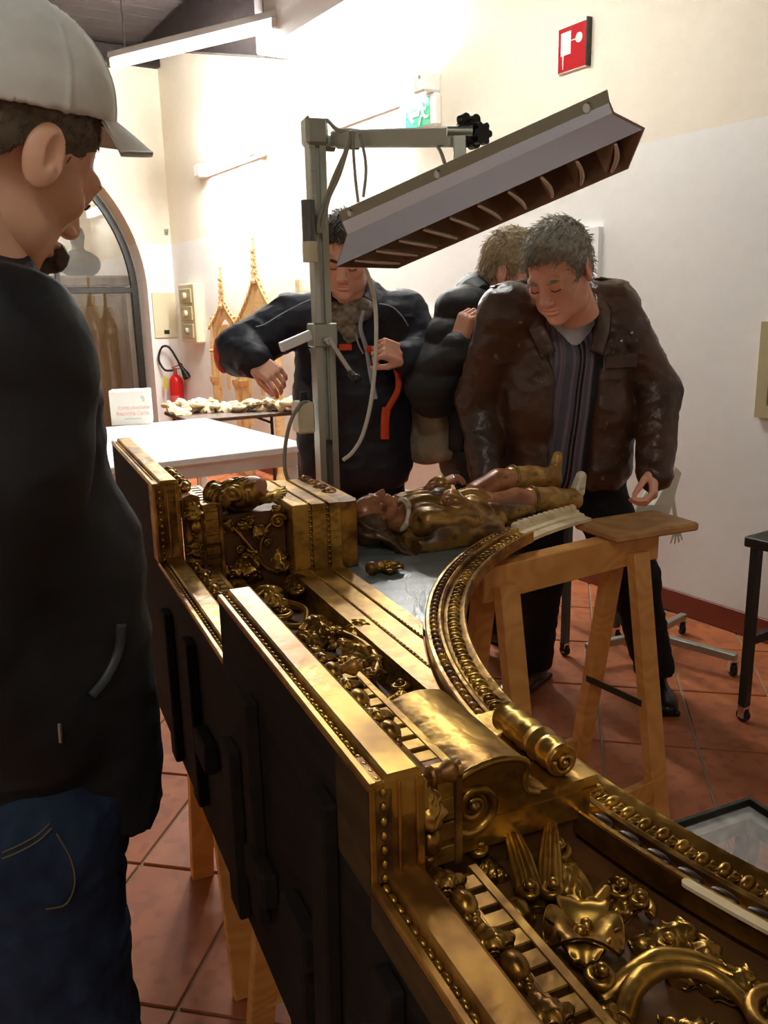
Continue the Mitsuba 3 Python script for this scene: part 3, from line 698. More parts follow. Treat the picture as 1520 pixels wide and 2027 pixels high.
# dentils
def dentils(s0, s1, z, t0=.057, t1=.087, pitch=.0265, gap=.0075, face=None):
    b = ap('dentil_band', cat(bx(t0, t1, s0, s1, z - .05, z - .009), bx(t1 - .006, t1 + .004, s0, s1, z - .05, z - .0004, .001), bx(t0 - .002, t0 + .005, s0, s1, z - .05, z - .0004, .001)), 'gold_plain', smooth=False)
    d = shared(bx(t0, t1 - .006, 0, pitch - gap, -.012, 0, .0012), 'gold_plain', False)
    for i in range(int((s1 - s0) / pitch)): put('dentil', d, b, FRAME @ tr(0, s0 + pitch * i + gap / 2, z))
    return b
dentils(S0, SK0 + .01, .895); dentils(-.02, .27, .985, .053, .083); dentils(.40, SF0, .895); dentils(SF0 + .02, SF0 + .24, 1.02, .082, .118)
def dentil_face(s, z0, z1, t0, t1, pitch=.026, gap=.007):
    b = ap('dentil_face', cat(bx(t0, t1, s + .008, s + .04, z0, z1), bx(t1 - .005, t1 + .003, s - .001, s + .04, z0, z1, .001)), 'gold_worn', smooth=False)
    d = shared(bx(t0, t1 - .005, 0, .012, 0, pitch - gap, .0012), 'gold_plain', False)
    for i in range(int((z1 - z0) / pitch)): put('dentil', d, b, FRAME @ tr(0, s, z0 + pitch * i + gap / 2))
dentil_face(-.022, .885, .984, .053, .083); dentil_face(SF0 + .018, .80, 1.019, .082, .118)
# ---- carved leaf, scroll and flower kit (each lies in its own xy plane, growing along +y, raised along +z)
def acanthus(L, W, lobes=5, curl=1.6, lift=.25, cup=.35, thick=.003, nu=26, nv=13, side=0.0, seed=0):
    u = np.linspace(0, 1, nu)[:, None]; v = np.linspace(-1, 1, nv)[None, :]
    ph = lobes * np.pi * u
    w = W * (np.sin(np.pi * np.clip(u * .93 + .06, 0, 1)) ** .65) * (.80 + .30 * np.abs(np.sin(ph)))
    ang = np.clip((u - .55) / .45, 0, 1) ** 1.5 * curl * np.pi * .6
    # centre line rises, then curls back over itself
    du = L / (nu - 1)
    a = lift - ang
    cy = np.concatenate([[0], np.cumsum(np.cos(a[:-1, 0]) * du)])[:, None]; cz = np.concatenate([[0], np.cumsum(np.sin(a[:-1, 0]) * du)])[:, None] + .0
    drop = W * cup * (v ** 2) * (1 + .3 * np.sin(2 * ph))
    rib = W * (.10 * np.exp(-(v / .16) ** 2) + .09 * np.cos(v * 9 + 2.2 * ph * np.sign(v)) * (np.abs(v) > .15))
    h = rib - drop
    fwd = .30 * w * np.abs(v) ** 1.5          # lobes sweep forward
    X = v * w + side * L * u ** 2
    Y = cy + fwd * np.cos(a) - h * np.sin(a)
    Z = cz + h * np.cos(a)
    V = np.stack(np.broadcast_arrays(X, Y, Z), -1).astype(float)
    return slab(V, np.array([0, 0, -thick * 1.0]) + np.zeros_like(V))
def spiral(r0, r1, turns, rt, a0=0.0, n=60, flat=1.0, rise=0.0, eye=True):
    a = np.linspace(0, turns * 2 * np.pi, n); t = np.linspace(0, 1, n)
    r = r0 * (r1 / r0) ** t
    P = np.stack([r * np.cos(a + a0), r * np.sin(a + a0), rise * t], 1)
    m = [tube(P, rt * (1 - .45 * t), 10, flat=flat, nrm=(0, 0, 1))]
    if eye: m.append(xf(ball(rt * 1.15, 2), tr(0, 0, rise)))
    return cat(m)
def volute_flower(R, petals=6, layers=2):
    m = []
    if petals == 6:
        for i in range(petals):
            u, v = np.linspace(0, 1, 15)[:, None], np.linspace(-1, 1, 13)[None, :]
            w = R * .60 * np.sin(np.pi * (u * .70 + .17)) ** .8
            z = R * (.10 + .42 * np.sin(u * 2.2) - .30 * u ** 3) + R * .16 * v ** 2 * (1 - .4 * u) + R * .035 * np.cos(7 * v + 2 * i) * u ** 2
            V = np.stack(np.broadcast_arrays(w * v, R * (.10 + .90 * u) * (1 - .10 * v ** 2 * u), z + (.10 * R if i % 2 else 0)), -1)
            m.append(xf(slab(V, np.array([0, 0, -.004])), rot([0, 0, 1], 60 * i + 10)))
        return cat(m + [xf(ball(R * .15, 3), tr(-R * .10, 0, R * .30)), xf(ball(R * .15, 3), tr(R * .16, R * .03, R * .30))])
    for l in range(layers):
        for i in range(petals):
            p = acanthus(R * (1 - .30 * l), R * .50 * (1 - .2 * l), 1, .9, .40 + .45 * l, -.30, .003, 16, 9)
            m.append(xf(p, rot([0, 0, 1], 360 / petals * (i + .5 * l)) @ tr(0, R * .10, .004 * l)))
    m.append(xf(ball(R * .17, 2), tr(-R * .06, 0, R * .22))); m.append(xf(ball(R * .15, 2), tr(R * .2, R * .03, R * .24)))
    return cat(m)
def at_ts(t, s, z, deg=0.0, k=1.0, tilt=0.0): return tr(t, s, z) @ rot([0, 0, 1], deg) @ rot([1, 0, 0], tilt) @ sc(k)
# ---- running leaf-and-egg moulding
def husk_unit():
    p = .082
    lf = xf(acanthus(.046, .0155, 3, .7, .30, .45, .003, 20, 11), tr(.002, .000, .004))
    eg = xf(ball(1, 3), tr(0, .054, .004) @ sc(.0100, .0145, .0095))
    b = [ball(.0048, 1, (x, y, .004)) for x, y in ((-.004, .070), (.005, .072), (0, .078))]
    return p, lf, eg, b
PU, H_LEAF, H_EGG, H_BALLS = husk_unit()
d_leaf, d_egg, d_ball = shared(xf(H_LEAF, sc(1.25, 1, 1.5)), 'gold', True), shared(xf(H_EGG, sc(1.2, 1.05, 1.35)), 'gold', True), shared(ball(.0048, 1), 'gold', True)
d_spool = shared(xf(lathe([(0, 0), (.009, 0), (.0105, .003), (.007, .006), (.006, .012), (.011, .02), (.012, .024), (.007, .03), (.009, .034), (0, .034)], 16), np.eye(4)), 'gold_worn', 30)
def husks(s0, s1, z, t, face=False, w=.022):
    if not face:
        k = ap('leaf_moulding', alongs([(t - w / 2 - .006, z - .05), (t - w / 2 - .006, z - .006), (t - w / 2, z - .004), (t, z + .001), (t + w / 2, z - .004), (t + w / 2 + .003, z - .008), (t + w / 2 + .003, z - .05)], s0, s1), 'gold_worn')
        B = FRAME @ tr(t, s1, z)
        n = int((s1 - s0) / PU); R = rot([0, 0, 1], 180)
    else:                       # climbs the upright face at s = face, from z = s0 to z = s1
        k = ap('leaf_moulding', bx(t - w / 2 - .004, t + w / 2 + .002, face + .003, face + .05, s0, s1, .001), 'gold_worn')
        B = FRAME @ tr(t, face, s1); n = max(1, int((s1 - s0) / PU)); R = rot([1, 0, 0], 90) @ rot([0, 0, 1], 180)
    for i in range(n):
        Q = B @ (tr(0, -PU * i, 0) if not face else tr(0, 0, -PU * i)) @ R
        put('leaf', d_leaf, k, Q); put('egg', d_egg, k, Q)
        for x, y in ((-.004, .070), (.005, .072), (0, .078)): put('bead', d_ball, k, Q @ tr(x, y, .004))
    return k
husks(S0, -.045, .902, .043); k1 = husks(-.03, .27, .996, .041); husks(.40, SF0, .902, .043); husks(SF0 + .02, SF0 + .30, 1.045, .058, w=.03)
husks(.882, .99, 0, .041, face=-.034); husks(.80, 1.035, 0, .060, face=SF0 + .012, w=.026)
for s, t, z in ((.225, .050, .998), (-.03, .046, .994)): put('spool', d_spool, k1, FRAME @ tr(t, s, z) @ rot([0, 1, 0], 90) @ sc(.95))
# ---- frieze grounds
AC, ARX = (1.39, .12), 1.14                      # centre and outer radius of the arch, in (across, along)
disc = Point(*AC).buffer(ARX, 96)
near = shapely.box(.085, S0, .80, .10).difference(Point(*AC).buffer(ARX - .045, 96))
ap('frieze_ground', cat(xf(extrude(near, .03), tr(0, 0, .800)), bx(.085, .262, .1005, SF0 + .15, .78, .805)), 'gilt_ground', smooth=False)
# ---- architrave
ap('architrave', cat([xf(extrude(shapely.box(a, .36, b, SF0 + .01).difference(disc.buffer(.004)), h), tr(0, 0, z - h)) for a, b, z, h in ((.262, .300, .852, .06), (.300, .309, .846, .04), (.309, .347, .850, .04), (.347, .356, .844, .04), (.356, .388, .847, .05))]), 'gold_plain', smooth=False)
for t, r in ((.3045, .0045), (.3515, .004)):
    d = shared(xf(ball(1, 1), sc(r, r * 1.35, r)), 'gold', True)
    for i in range(int((SF0 - .47) / .0135)):
        s = .475 + .0135 * i
        if not disc.buffer(.006).contains(Point(t, s)): put('architrave__bead', d, AL, FRAME @ tr(t, s, .849))
# raised far end of the architrave with beads on its upright face
ar = ap('architrave_block', cat([bx(a, b, SF0 + e, SF0 + .31, .78, z, .0015) for a, b, z, e in ((.272, .310, 1.0, 0), (.310, .318, .994, .006), (.318, .352, .998, .002), (.352, .360, .992, .008), (.360, .388, .996, .004))]), 'gold_plain', smooth=False)
db = shared(ball(.0048, 1), 'gold', True)
for t in (.314, .356):
    for z in np.arange(.86, .99, .0125): put('bead', db, ar, FRAME @ tr(t, SF0 + .006, z))
    for s in np.arange(SF0 + .02, SF0 + .30, .0135): put('bead', db, ar, FRAME @ tr(t, s, .996))
ap('capital_edge', xf(extrude(Polygon([(.392, SF0 + .02), (.43, SF0 + .02), (.44, SF0 + .04), (.44, SF0 + .28), (.392, SF0 + .28)]), .155), tr(0, 0, .836)), 'gold_worn', smooth=False)
ap('leaf_crest', xf(wob(cat([xf(acanthus(.07, .02, 4, .8, .3, .4), tr(0, .06 * i, 0)) for i in range(4)]), .001), tr(.412, SF0 + .10, .985)), 'gold_worn', smooth=True)
# ---- slate-grey spandrel panel
sp = shapely.box(.390, .52, 1.07, 1.40).difference(disc)
ap('spandrel_panel', xf(extrude(sp, .014), tr(0, 0, .8195)), 'slate_paint', smooth=False, label='slate grey painted panel')
# ---- arch moulding
def arc_m(phi, r, z):
    p = np.array([AC[0] - r * math.cos(phi), AC[1] + r * math.sin(phi), z])
    return frame_m(p, (-math.cos(phi), math.sin(phi), 0), (-math.sin(phi), -math.cos(phi), 0), (0, 0, 1))
PROF = [(-.075, -.016), (0, -.016), (0, .012), (-.002, .0135), (-.0075, .0135), (-.0085, .008), (-.0235, .006), (-.0245, .0125), (-.0285, .0145), (-.0325, .0125), (-.0345, .004), (-.046, .002), (-.060, .004), (-.066, .010), (-.072, .013), (-.075, .011)]
def arch(phi0, phi1, n, m, name, prof=PROF, z=.858):
    return ap(name, sweep(prof, [arc_m(math.radians(a), ARX, z) for a in np.linspace(phi0, phi1, n)]), m, smooth=28)
a1 = arch(-34, 61.8, 150, 'gold', 'arch_moulding')
PROFB = [(-.070, -.016), (0, -.016), (0, .006), (-.026, .008), (-.028, .002), (-.045, 0), (-.047, -.005), (-.070, -.007)]
a2 = arch(62, 76.5, 30, 'bare_wood', 'bare_arch_end', PROFB)
d_b = shared(xf(ball(1, 2), sc(.0072, .0092, .0078)), 'gold_worn', True)
n = int(math.radians(61 + 33.5) * (ARX - .016) / .0222)
d_slot = shared(xf(ball(1, 2), sc(.0066, .0150, .0052)), 'slot_shade', True)  # dark beads: the shade of sunken slots is put into their colour
for i in range(n):
    ph = math.radians(-1) + .0222 / (ARX - .016) * i
    if ph < math.radians(61): put('bead', d_b, a1, FRAME @ arc_m(ph, ARX - .016, .866))
for i in range(17): put('shade_oval', d_slot, a1, FRAME @ arc_m(math.radians(-2.5) - .0375 / (ARX - .016) * i, ARX - .016, .866))
d_n = shared(xf(ball(1, 2), sc(.0125, .0130, .0135)), 'bare_wood', True)
for i in range(12): put('bead', d_n, a2, FRAME @ arc_m(math.radians(62.8) + .0235 / ARX * i, ARX - .013, .868))
egg = cat(xf(ball(1, 2), tr(0, 0, 0) @ sc(.0115, .0065, .008)), xf(acanthus(.022, .0075, 2, .4, .1, .3, .002, 12, 7), tr(.011, .009, .0) @ rot([0, 0, 1], 90)))
d_e = shared(egg, 'gold', True)
n = int(math.radians(61 + 33.5) * (ARX - .053) / .0245)
for i in range(n):
    ph = math.radians(-33.5) + .0245 / (ARX - .053) * i
    put('egg', d_e, a1, FRAME @ arc_m(ph, ARX - .052, .863 + .001 * math.sin(i * 2.1)))
# white chalky patch where the gilding is lost
ap('lost_gilding', xf(extrude(LineString([(AC[0] - (ARX + .001) * math.cos(p), AC[1] + (ARX + .001) * math.sin(p)) for p in np.radians(np.linspace(-24, -12.5, 14))]).buffer(.0055), .004), tr(0, 0, .868)), 'bare_wood')
# ---- console with its two volutes
def console_profile():
    top = []
    lip = smooth_path([(.080, .866), (.079, .895), (.083, .922), (.096, .943), (.118, .955), (.145, .960), (.170, .957), (.1855, .9505), (.188, .942), (.184, .928), (.189, .915), (.205, .909), (.232, .908), (.262, .908)], 52)
    bottom = [(.262, .895), (.20, .888), (.15, .868), (.09, .862)]
    return top + [tuple(p) for p in lip] + bottom
cp = console_profile()
s0, s1 = .020, .205
nS = 20
path = [frame_m((0, s, .0), (1, 0, 0), (0, 1, 0), (0, 0, 1)) for s in np.linspace(s0, s1, nS)]
co = ap('console', wob(sweep(cp, path), .0012, 22), 'gold', smooth=32, label='large gilded scroll bracket')
FACE = frame_m((0, 0, 0), (1, 0, 0), (0, 0, 1), (0, -1, 0))      # local xy -> (across, up), z towards the viewer
ap('spiral', xf(spiral(.036, .007, 1.85, .0062, math.radians(185), 70, .9), tr(.122, s0 - .001, .913) @ FACE), 'gold', co, True)
rim = np.array([(p[0], s0 + .001, p[1] - .002) for p in cp[6:-12]]); ap('rim', tube(rim, .0042, 8), 'gold', co, True)
ap('base_moulding', xf(extrude(Polygon([(.060, .862), (.285, .862), (.285, .868), (.27, .872), (.27, .890), (.285, .893), (.285, .8945), (.060, .8945)]), .02), frame_m((0, s0 + .018, 0), (1, 0, 0), (0, 0, 1), (0, -1, 0))), 'gold', co)
ap('plate', bx(.19, .283, s0, s1 - .02, .8946, .907, .002), 'gold_plain', co)
ap('plinth', bx(.089, .26, s0 + .006, s1, .806, .862, .002), 'gilt_ground', co, False)
sm = ap('small_scroll', xf(lathe([(0, 0), (.017, 0), (.0195, .004), (.0175, .012), (.020, .022), (.0175, .032), (.021, .044), (.0175, .056), (.0205, .068), (.0175, .08), (.020, .092), (.0165, .104), (.018, .116), (.0195, .12), (0, .122)], 24), frame_m((.243, s0 + .012, .9275), (1, 0, 0), (0, 0, 1), (0, 1, 0))), 'gold', co, 30)
dl = shared(xf(acanthus(.035, .012, 3, .4, .05, .7, .002, 14, 9), np.eye(4)), 'gold_worn', True)
ap('small_spiral', xf(spiral(.0145, .004, 1.5, .0034, math.radians(160), 40, .9), tr(.243, s0 + .0095, .9275) @ FACE), 'gold', co, True)
# ---- foliage of the spandrel nearest the camera
zf = .832
NF = ap('carved_foliage', xf(cat([spiral(.014, .005, 1.4, .0055, math.radians(a), 40, 1, .012) if 0 else tube(smooth_path(P, 30), np.linspace(r0, r1, 30), 10) for P, r0, r1, a in (
    ([(.150, -.06, zf), (.165, -.03, .846), (.160, .0, .85)], .010, .006, 0), ([(.195, -.093, zf), (.205, -.06, .846), (.21, -.02, .848)], .009, .006, 0),
    ([(.157, -.12, zf), (.185, -.10, .850), (.215, -.085, .856)], .010, .006, 0), ([(.137, -.175, zf), (.165, -.178, .848), (.20, -.180, .856), (.235, -.20, .85), (.26, -.235, .842)], .010, .008, 0))]), np.eye(4)), 'gold', smooth=True)
def leafy(parent, mesh, m='gold', name='leaf'): return ap(name, wob(mesh, .0012, 45, len(scene) % 7), m, parent, True)
for t, s, r in ((.146, -.052, .010), (.168, -.060, .011)): leafy(NF, xf(spiral(r, r * .4, 1.3, .0055, 1.2, 36, 1, .012), at_ts(t, s, .848)), name='scroll')
# a pair of feathered wings
for t0, s0_, dg, L in ((.150, -.045, -17, .094), (.168, -.052, -36, .100)):
    wng = []
    for j in range(4):
        y = np.linspace(0, 1, 14)
        wng.append(tube(np.stack([(j - 1.5) * .006 * (1 - .5 * y), L * y * (1 - .07 * abs(j - 1.2)), .012 + .020 * np.sin(np.pi * y * .6) + .003 * (j % 2)], 1), .0056 * (1 - .85 * y ** 2) + .0006, 8))
    leafy(NF, xf(cat(wng), at_ts(t0, s0_, zf, dg)), name='wing')
for t, s, dg, L, W, curl, z in ((.150, -.005, 35, .040, .016, 2.2, .838), (.180, -.045, 20, .05, .02, 1.9, .842), (.205, -.105, -60, .06, .020, 2.4, .842), (.140, -.07, 85, .045, .02, 1.6, .84),
                              (.20, -.088, 5, .075, .022, 1.5, .838), (.197, -.137, -118, .075, .022, 1.2, .84), (.222, -.20, -128, .06, .020, 1.7, .84), (.150, -.185, 120, .06, .022, 1.5, .838), (.200, -.182, -100, .07, .024, 1.6, .842),
                              (.245, -.235, -150, .07, .025, 1.5, .838), (.165, -.215, 200, .06, .022, 1.6, .838), (.29, -.255, -110, .07, .025, 1.4, .838), (.21, -.285, 170, .07, .028, 1.5, .838), (.30, -.31, 210, .08, .03, 1.5, .838), (.14, -.28, 150, .07, .026, 1.4, .838), (.37, -.36, -120, .09, .03, 1.4, .838)):
    leafy(NF, xf(acanthus(L, W, 4, curl, .42, .4, .0035), at_ts(t, s, z, dg)))
for t, s, r, a, tr_ in ((.131, .022, .0115, 30, .0050), (.209, -.013, .0115, 200, .0050), (.226, -.094, .0110, 90, .0045), (.2285, -.117, .0120, 270, .0048), (.137, -.176, .0130, 60, .0055), (.215, -.171, .0105, 0, .0045), (.245, -.275, .034, 40, .0075), (.175, -.30, .02, 90, .006)):
    leafy(NF, xf(spiral(r, r * .35, 1.35, tr_, math.radians(a), 44, 1.0, .012), at_ts(t, s, .852)), name='scroll')
leafy(NF, xf(ball(1, 3), at_ts(.121, -.066, .846) @ sc(.014, .017, .014)), name='bud')
leafy(NF, xf(volute_flower(.040, 6, 2), at_ts(.157, -.122, .846, 15)), name='rosette')
leafy(NF, xf(cat([tube(smooth_path([(0, 0, 0), (.02, .018, .012), (.05, .03, .014), (.085, .022, .012), (.105, -.01, .008), (.10, -.05, .004)], 34), np.linspace(.011, .006, 34), 10)]), at_ts(.135, -.205, .838, -12)), name='stem')
# ---- foliage of the middle frieze
MF = ap('carved_foliage', cat([tube(smooth_path(P, 34), np.linspace(r0, r1, 34), 10) for P, r0, r1 in (
    ([(.115, .85, .815), (.18, .80, .832), (.235, .72, .84), (.252, .62, .845), (.238, .54, .845), (.20, .50, .838), (.165, .53, .83)], .007, .006),
    ([(.13, 1.02, .815), (.19, .97, .83), (.225, .88, .836), (.20, .80, .83)], .006, .005), ([(.11, .62, .815), (.16, .58, .83), (.20, .46, .835), (.19, .40, .83)], .007, .005))]), 'gold', smooth=True)
for t, s, dg, L, W, curl in ((.225, .700, 20, .075, .026, 1.4), (.235, .69, -60, .06, .024, 1.5), (.215, .705, 90, .06, .024, 1.5), (.225, .69, 170, .05, .02, 1.2), (.190, .565, 40, .075, .026, 1.5), (.20, .56, -35, .065, .024, 1.6), (.185, .555, 110, .055, .024, 1.3), (.20, .55, 190, .06, .024, 1.5), (.195, .56, -100, .055, .022, 1.4),
                          (.15, .66, 70, .06, .02, 1.4), (.145, .80, 30, .06, .022, 1.5), (.16, .93, -20, .07, .025, 1.6), (.215, .93, 60, .06, .022, 1.5), (.14, 1.02, 10, .06, .022, 1.4), (.23, 1.0, -40, .06, .022, 1.6), (.13, .50, 60, .05, .02, 1.5), (.16, .42, -160, .06, .022, 1.5), (.235, .45, 160, .05, .02, 1.5), (.21, .38, 120, .05, .02, 1.5), (.14, .33, 80, .05, .02, 1.5), (.20, .30, 20, .06, .022, 1.5)):
    leafy(MF, xf(acanthus(L * 1.3, W * 1.25, 4, curl, .5, .4, .0035), at_ts(t, s, .832, dg)))
for t, s, r, a in ((.240, .455, .016, 0), (.195, .40, .015, 120), (.245, .975, .02, 40), (.175, .865, .02, 200), (.125, .72, .015, 90), (.20, .335, .014, 90), (.245, .37, .013, 10)):
    leafy(MF, xf(spiral(r, r * .35, 1.4, r * .36, math.radians(a), 40, 1.0, .012), at_ts(t, s, .835)), name='scroll')
for t, s, R in ((.222, .70, .016), (.192, .56, .018)): leafy(MF, xf(volute_flower(R, 5, 1), at_ts(t, s, .85)), name='rosette')
# ---- foliage on the upright end of the far raised part (s = SF0 + .03), local xy -> across, up
FB = SF0 + .045
ap('frieze_block', bx(.124, .268, FB, SF0 + .16, .79, .985, .002), 'gilt_ground', smooth=False)
UF = frame_m((0, FB, 0), (1, 0, 0), (0, 0, 1), (0, -1, 0))
EF = ap('carved_foliage', xf(cat([tube(smooth_path(P, 30), np.linspace(r0, r1, 30), 9) for P, r0, r1 in (
    ([(.137, .972, .004), (.165, .935, .012), (.188, .90, .014), (.21, .862, .012), (.245, .842, .010)], .004, .005), ([(.205, .868, .010), (.205, .91, .012), (.222, .95, .012), (.245, .965, .012)], .004, .004))]), UF), 'gold', smooth=True)
for x, y, dg, L, W in ((.150, .945, 40, .04, .014), (.160, .93, -20, .045, .015), (.185, .955, 10, .03, .012), (.235, .945, 100, .05, .017), (.245, .90, -170, .06, .02), (.23, .86, -60, .04, .015), (.17, .885, 150, .045, .017), (.175, .87, -30, .04, .016), (.15, .85, 70, .04, .016), (.24, .97, -30, .03, .012), (.21, .83, 60, .045, .015), (.16, .825, 20, .04, .015)):
    leafy(EF, xf(acanthus(L * 1.2, W * 1.2, 3, 1.3, .45, .4, .003, 20, 11), UF @ tr(x, y, .006) @ rot([0, 0, 1], dg)), 'gold')
for x, y, r in ((.183, .966, .009), (.247, .962, .018), (.158, .908, .009), (.222, .915, .009)):
    leafy(EF, xf(spiral(r, r * .35, 1.4, r * .38, 0, 36, 1, .008), UF @ tr(x, y, .010)), 'gold', 'scroll')
leafy(EF, xf(volute_flower(.028, 6, 2), UF @ tr(.172, .872, .01)), 'gold', 'rosette')
# ---- winged cherub head on the far raised part
b = Blob((-.10, -.07, -.05), (.14, .08, .08), .0028)
b.ell((0, 0, .012), (.052, .042, .038), k=.01).ell((.028, -.004, .024), (.030, .030, .024), k=.01).ell((.050, 0, .032), (.010, .010, .012), k=.008)
for i in range(15):
    a = i / 15 * 2 * np.pi
    b.ell((-.018 + .040 * math.cos(a) * (1 if math.cos(a) < .3 else .55), .040 * math.sin(a), .012 + .014 * math.sin(a * 3)), (.018, .016, .018), k=.004)
b.ell((-.05, 0, .01), (.026, .034, .03), k=.01)
ch = ap('cherub_head', displace(xf(b.mesh(), tr(.175, SF0 + .075, 1.010) @ rot([0, 0, 1], -4)), lambda p, n: .0025 * np.sin(190 * p[:, 0] + 9 * np.sin(80 * p[:, 1]))), 'gold', smooth=True, label='small carved head of a cherub')
b = Blob((-.04, -.04, -.03), (.05, .045, .05), .0028); b.ell((.006, 0, .012), (.034, .030, .026), k=.01).ell((.020, .012, .026), (.010, .008, .008), k=.008).ell((.020, -.012, .026), (.010, .008, .008), k=.008)
mat('cherub_skin', '#a8705a', .4)
ap('face', xf(b.mesh(), tr(.196, SF0 + .07, 1.024)), 'cherub_skin', ch, True)
for j in range(6): ap('feather', xf(acanthus(.075 - .004 * j, .009, 2, .2, .25, .3, .002, 14, 7), tr(.212, SF0 + .045 + .004 * j, 1.016 - .003 * j) @ rot([0, 0, 1], -70 - 11 * j)), 'gold_plain', ch, True)
# loose bits on the panel
lf = thing('carved_fragment', 'small loose gilded flower lying beside the block on the grey panel', 'carving')
obj('petals', wob(volute_flower(.035, 5, 1), .001), 'gold', lf, FRAME @ at_ts(.475, 1.03, .8375, 20), True)
obj('bud', ball(.016, 2), 'gold_worn', lf, FRAME @ at_ts(.435, 1.025, .849), True)
# ------------------------------------------------------------------ people
def on_surface(mesh, pts, lift=.0015):
    """the points of a mesh seen along these sight lines (a seam or an edge that lies on a garment)"""
    v = np.asarray(mesh.vertices); out = []
    r, u = np.cross(_f, _up), _up
    q = v - [0, 0, CH]; z = q @ _f; X, Y = 760 + 1690 * (q @ r) / z, 1013.5 - 1690 * (q @ u) / z
    for x, y in pts:
        d = np.hypot(X - x, Y - y); near = np.argsort(d)[:60]; near = near[d[near] < d[near].min() + 9]
        k = near[np.argmin(z[near])]
        p = at(x, y, v[k][1]); out.append(p - unit(p - np.array([0, 0, CH])) * lift)
    return out
def facing(o, f, roll=0.0, k=1.0):
    f = unit(f); x = unit(np.cross(f, [0, 0, 1.0])); u = np.cross(x, f)
    M = frame_m(o, x * k, f * k, u * k)
    return M @ rot([0, 1, 0], roll)
def head_skin(h=.0030, heavy=1.0, open_eyes=False):
    b = Blob((-.105, -.13, -.16), (.105, .14, .145), h)
    b.ell((0, -.015, .043), (.075, .096, .083), k=.02).ell((0, .028, -.015), (.060, .066, .085), k=.03).ell((0, .034, -.074), (.050 * heavy, .050, .040), k=.03).ell((0, .076, -.098), (.022, .016, .015), k=.02)
    for s in (-1, 1):
        b.ell((s * .044, .056, -.016), (.021, .022, .018), k=.02).ell((s * .046 * heavy, .020, -.072), (.020, .034, .026), k=.02)
        b.ell((s * .031, .103, .004), (.019, .018, .011), k=.010, op='s')
        b.ell((s * .031, .080, .002), (.0155, .0135, .0125), k=.003)
    b.cap((-.038, .083, .022), (.038, .083, .022), .011, k=.014)
    b.cap((0, .086, .016), (0, .112, -.026), .0085, .0125, .012)
    for s in (-1, 1):
        b.ell((s * .0125, .102, -.032), (.0085, .011, .0075), k=.006)
        b.cap((s * .021, .102, -.032), (s * .034, .094, -.062), .0028, k=.008, op='s')
        b.ell((s * .031, .0925, .0015), (.012, .0035, .0016), k=.004, op='s')
    b.ell((0, .093, -.055), (.023, .010, .0065), k=.006).ell((0, .091, -.067), (.020, .010, .0075), k=.006)
    b.cap((-.025, .099, -.0612), (.025, .099, -.0612), .0024, k=.004, op='s').cap((-.015, .1, -.080), (.015, .1, -.080), .004, k=.008, op='s')
    for s in (-1, 1):
        Q = rot([1, 0, 0], 12) @ rot([0, 0, 1], -s * 24)
        b.ell((s * .080, -.012, -.002), (.0085, .021, .034), Q, .006).ell((s * .090, -.005, .004), (.0065, .012, .022), Q, .004, 's').ell((s * .084, -.002, -.012), (.006, .006, .008), None, .004)
    b.cap((0, -.028, -.06), (0, -.040, -.155), .055, .058, .03)
    return b.mesh()
def head_hair(h=.0035, thick=.010, seed=0, line=None, rough=.004, cap_=False):
    b = Blob((-.11, -.15, -.12), (.11, .14, .17), h)
    b.ell((0, -.016, .046), (.077 + thick * .75, .096 + thick, .084 + thick), k=.02).ell((0, -.05, -.02), (.062 + thick * .3, .062 + thick * .4, .06), k=.03)
    line = line or [(-.16, -.085), (-.075, -.075), (-.04, -.03), (-.012, .030), (.006, .015), (.012, -.022), (.030, -.020), (.036, .028), (.052, .056), (.075, .076), (.12, .085)]
    ys, zs = zip(*line)
    X, Y, Z = (a.astype(np.float32) for a in b.ax)
    f = np.interp(Y, ys, zs)[None, :, None] - Z[None, None, :]
    b.F = np.maximum(b.F, np.broadcast_to(f, b.F.shape).astype(np.float32))
    m = b.mesh()
    return displace(m, lambda p, n: rough * (1.2 * nz(p, (90, 30, 60), seed, 2) + .8 * nz(p, (220, 70, 150), seed + 4, 2)))
def strands(mesh, n, L, r, seed, comb=(0, .6, -.5), lift=.45):
    """short tapered locks standing on a hair mesh"""
    rs = np.random.RandomState(seed); tri = np.asarray(mesh.triangles); ar = np.asarray(mesh.area_faces)
    f = rs.choice(len(tri), n, p=ar / ar.sum()); w = rs.dirichlet((1, 1, 1), n)
    P = (tri[f] * w[:, :, None]).sum(1); N = np.asarray(mesh.face_normals)[f]
    keep = P[:, 2] > -.06; P, N = P[keep], N[keep]
    c = np.asarray(comb) + rs.normal(0, .25, P.shape); c = c - N * (c * N).sum(1, keepdims=True); c /= np.linalg.norm(c, axis=1, keepdims=True) + 1e-9
    ll = L * rs.uniform(.6, 1.3, (len(P), 1)); s = np.cross(c, N); V, F = [], []
    for t, ww, h in ((0, 1, -.003), (.5, .85, lift * .40), (1, .12, lift * .62)):
        q = P + c * ll * t + N * (h * ll if t else h)
        V += [q + s * r * ww, q + N * r * .8 * ww, q - s * r * ww]
    V = np.stack(V, 1); k = np.arange(len(P))[:, None] * 9
    T = np.array([[a + i, a + (i + 1) % 3, a + 3 + (i + 1) % 3] for a in (0, 3) for i in range(3)] + [[a + i, a + 3 + (i + 1) % 3, a + 3 + i] for a in (0, 3) for i in range(3)] + [[6, 7, 8]])
    return trimesh.Trimesh(V.reshape(-1, 3), (k[:, :, None] + T[None]).reshape(-1, 3), process=False)
def hair(k, M, m, n, L, r, sd, comb=(0, .6, -.5), **kw):
    h = head_hair(**kw); e = obj('hair', h, m, k, M, True)
    q = obj('locks', strands(h, n, L, r, sd, comb), m, e, M, True); labels[q] = {'kind': 'stuff'}
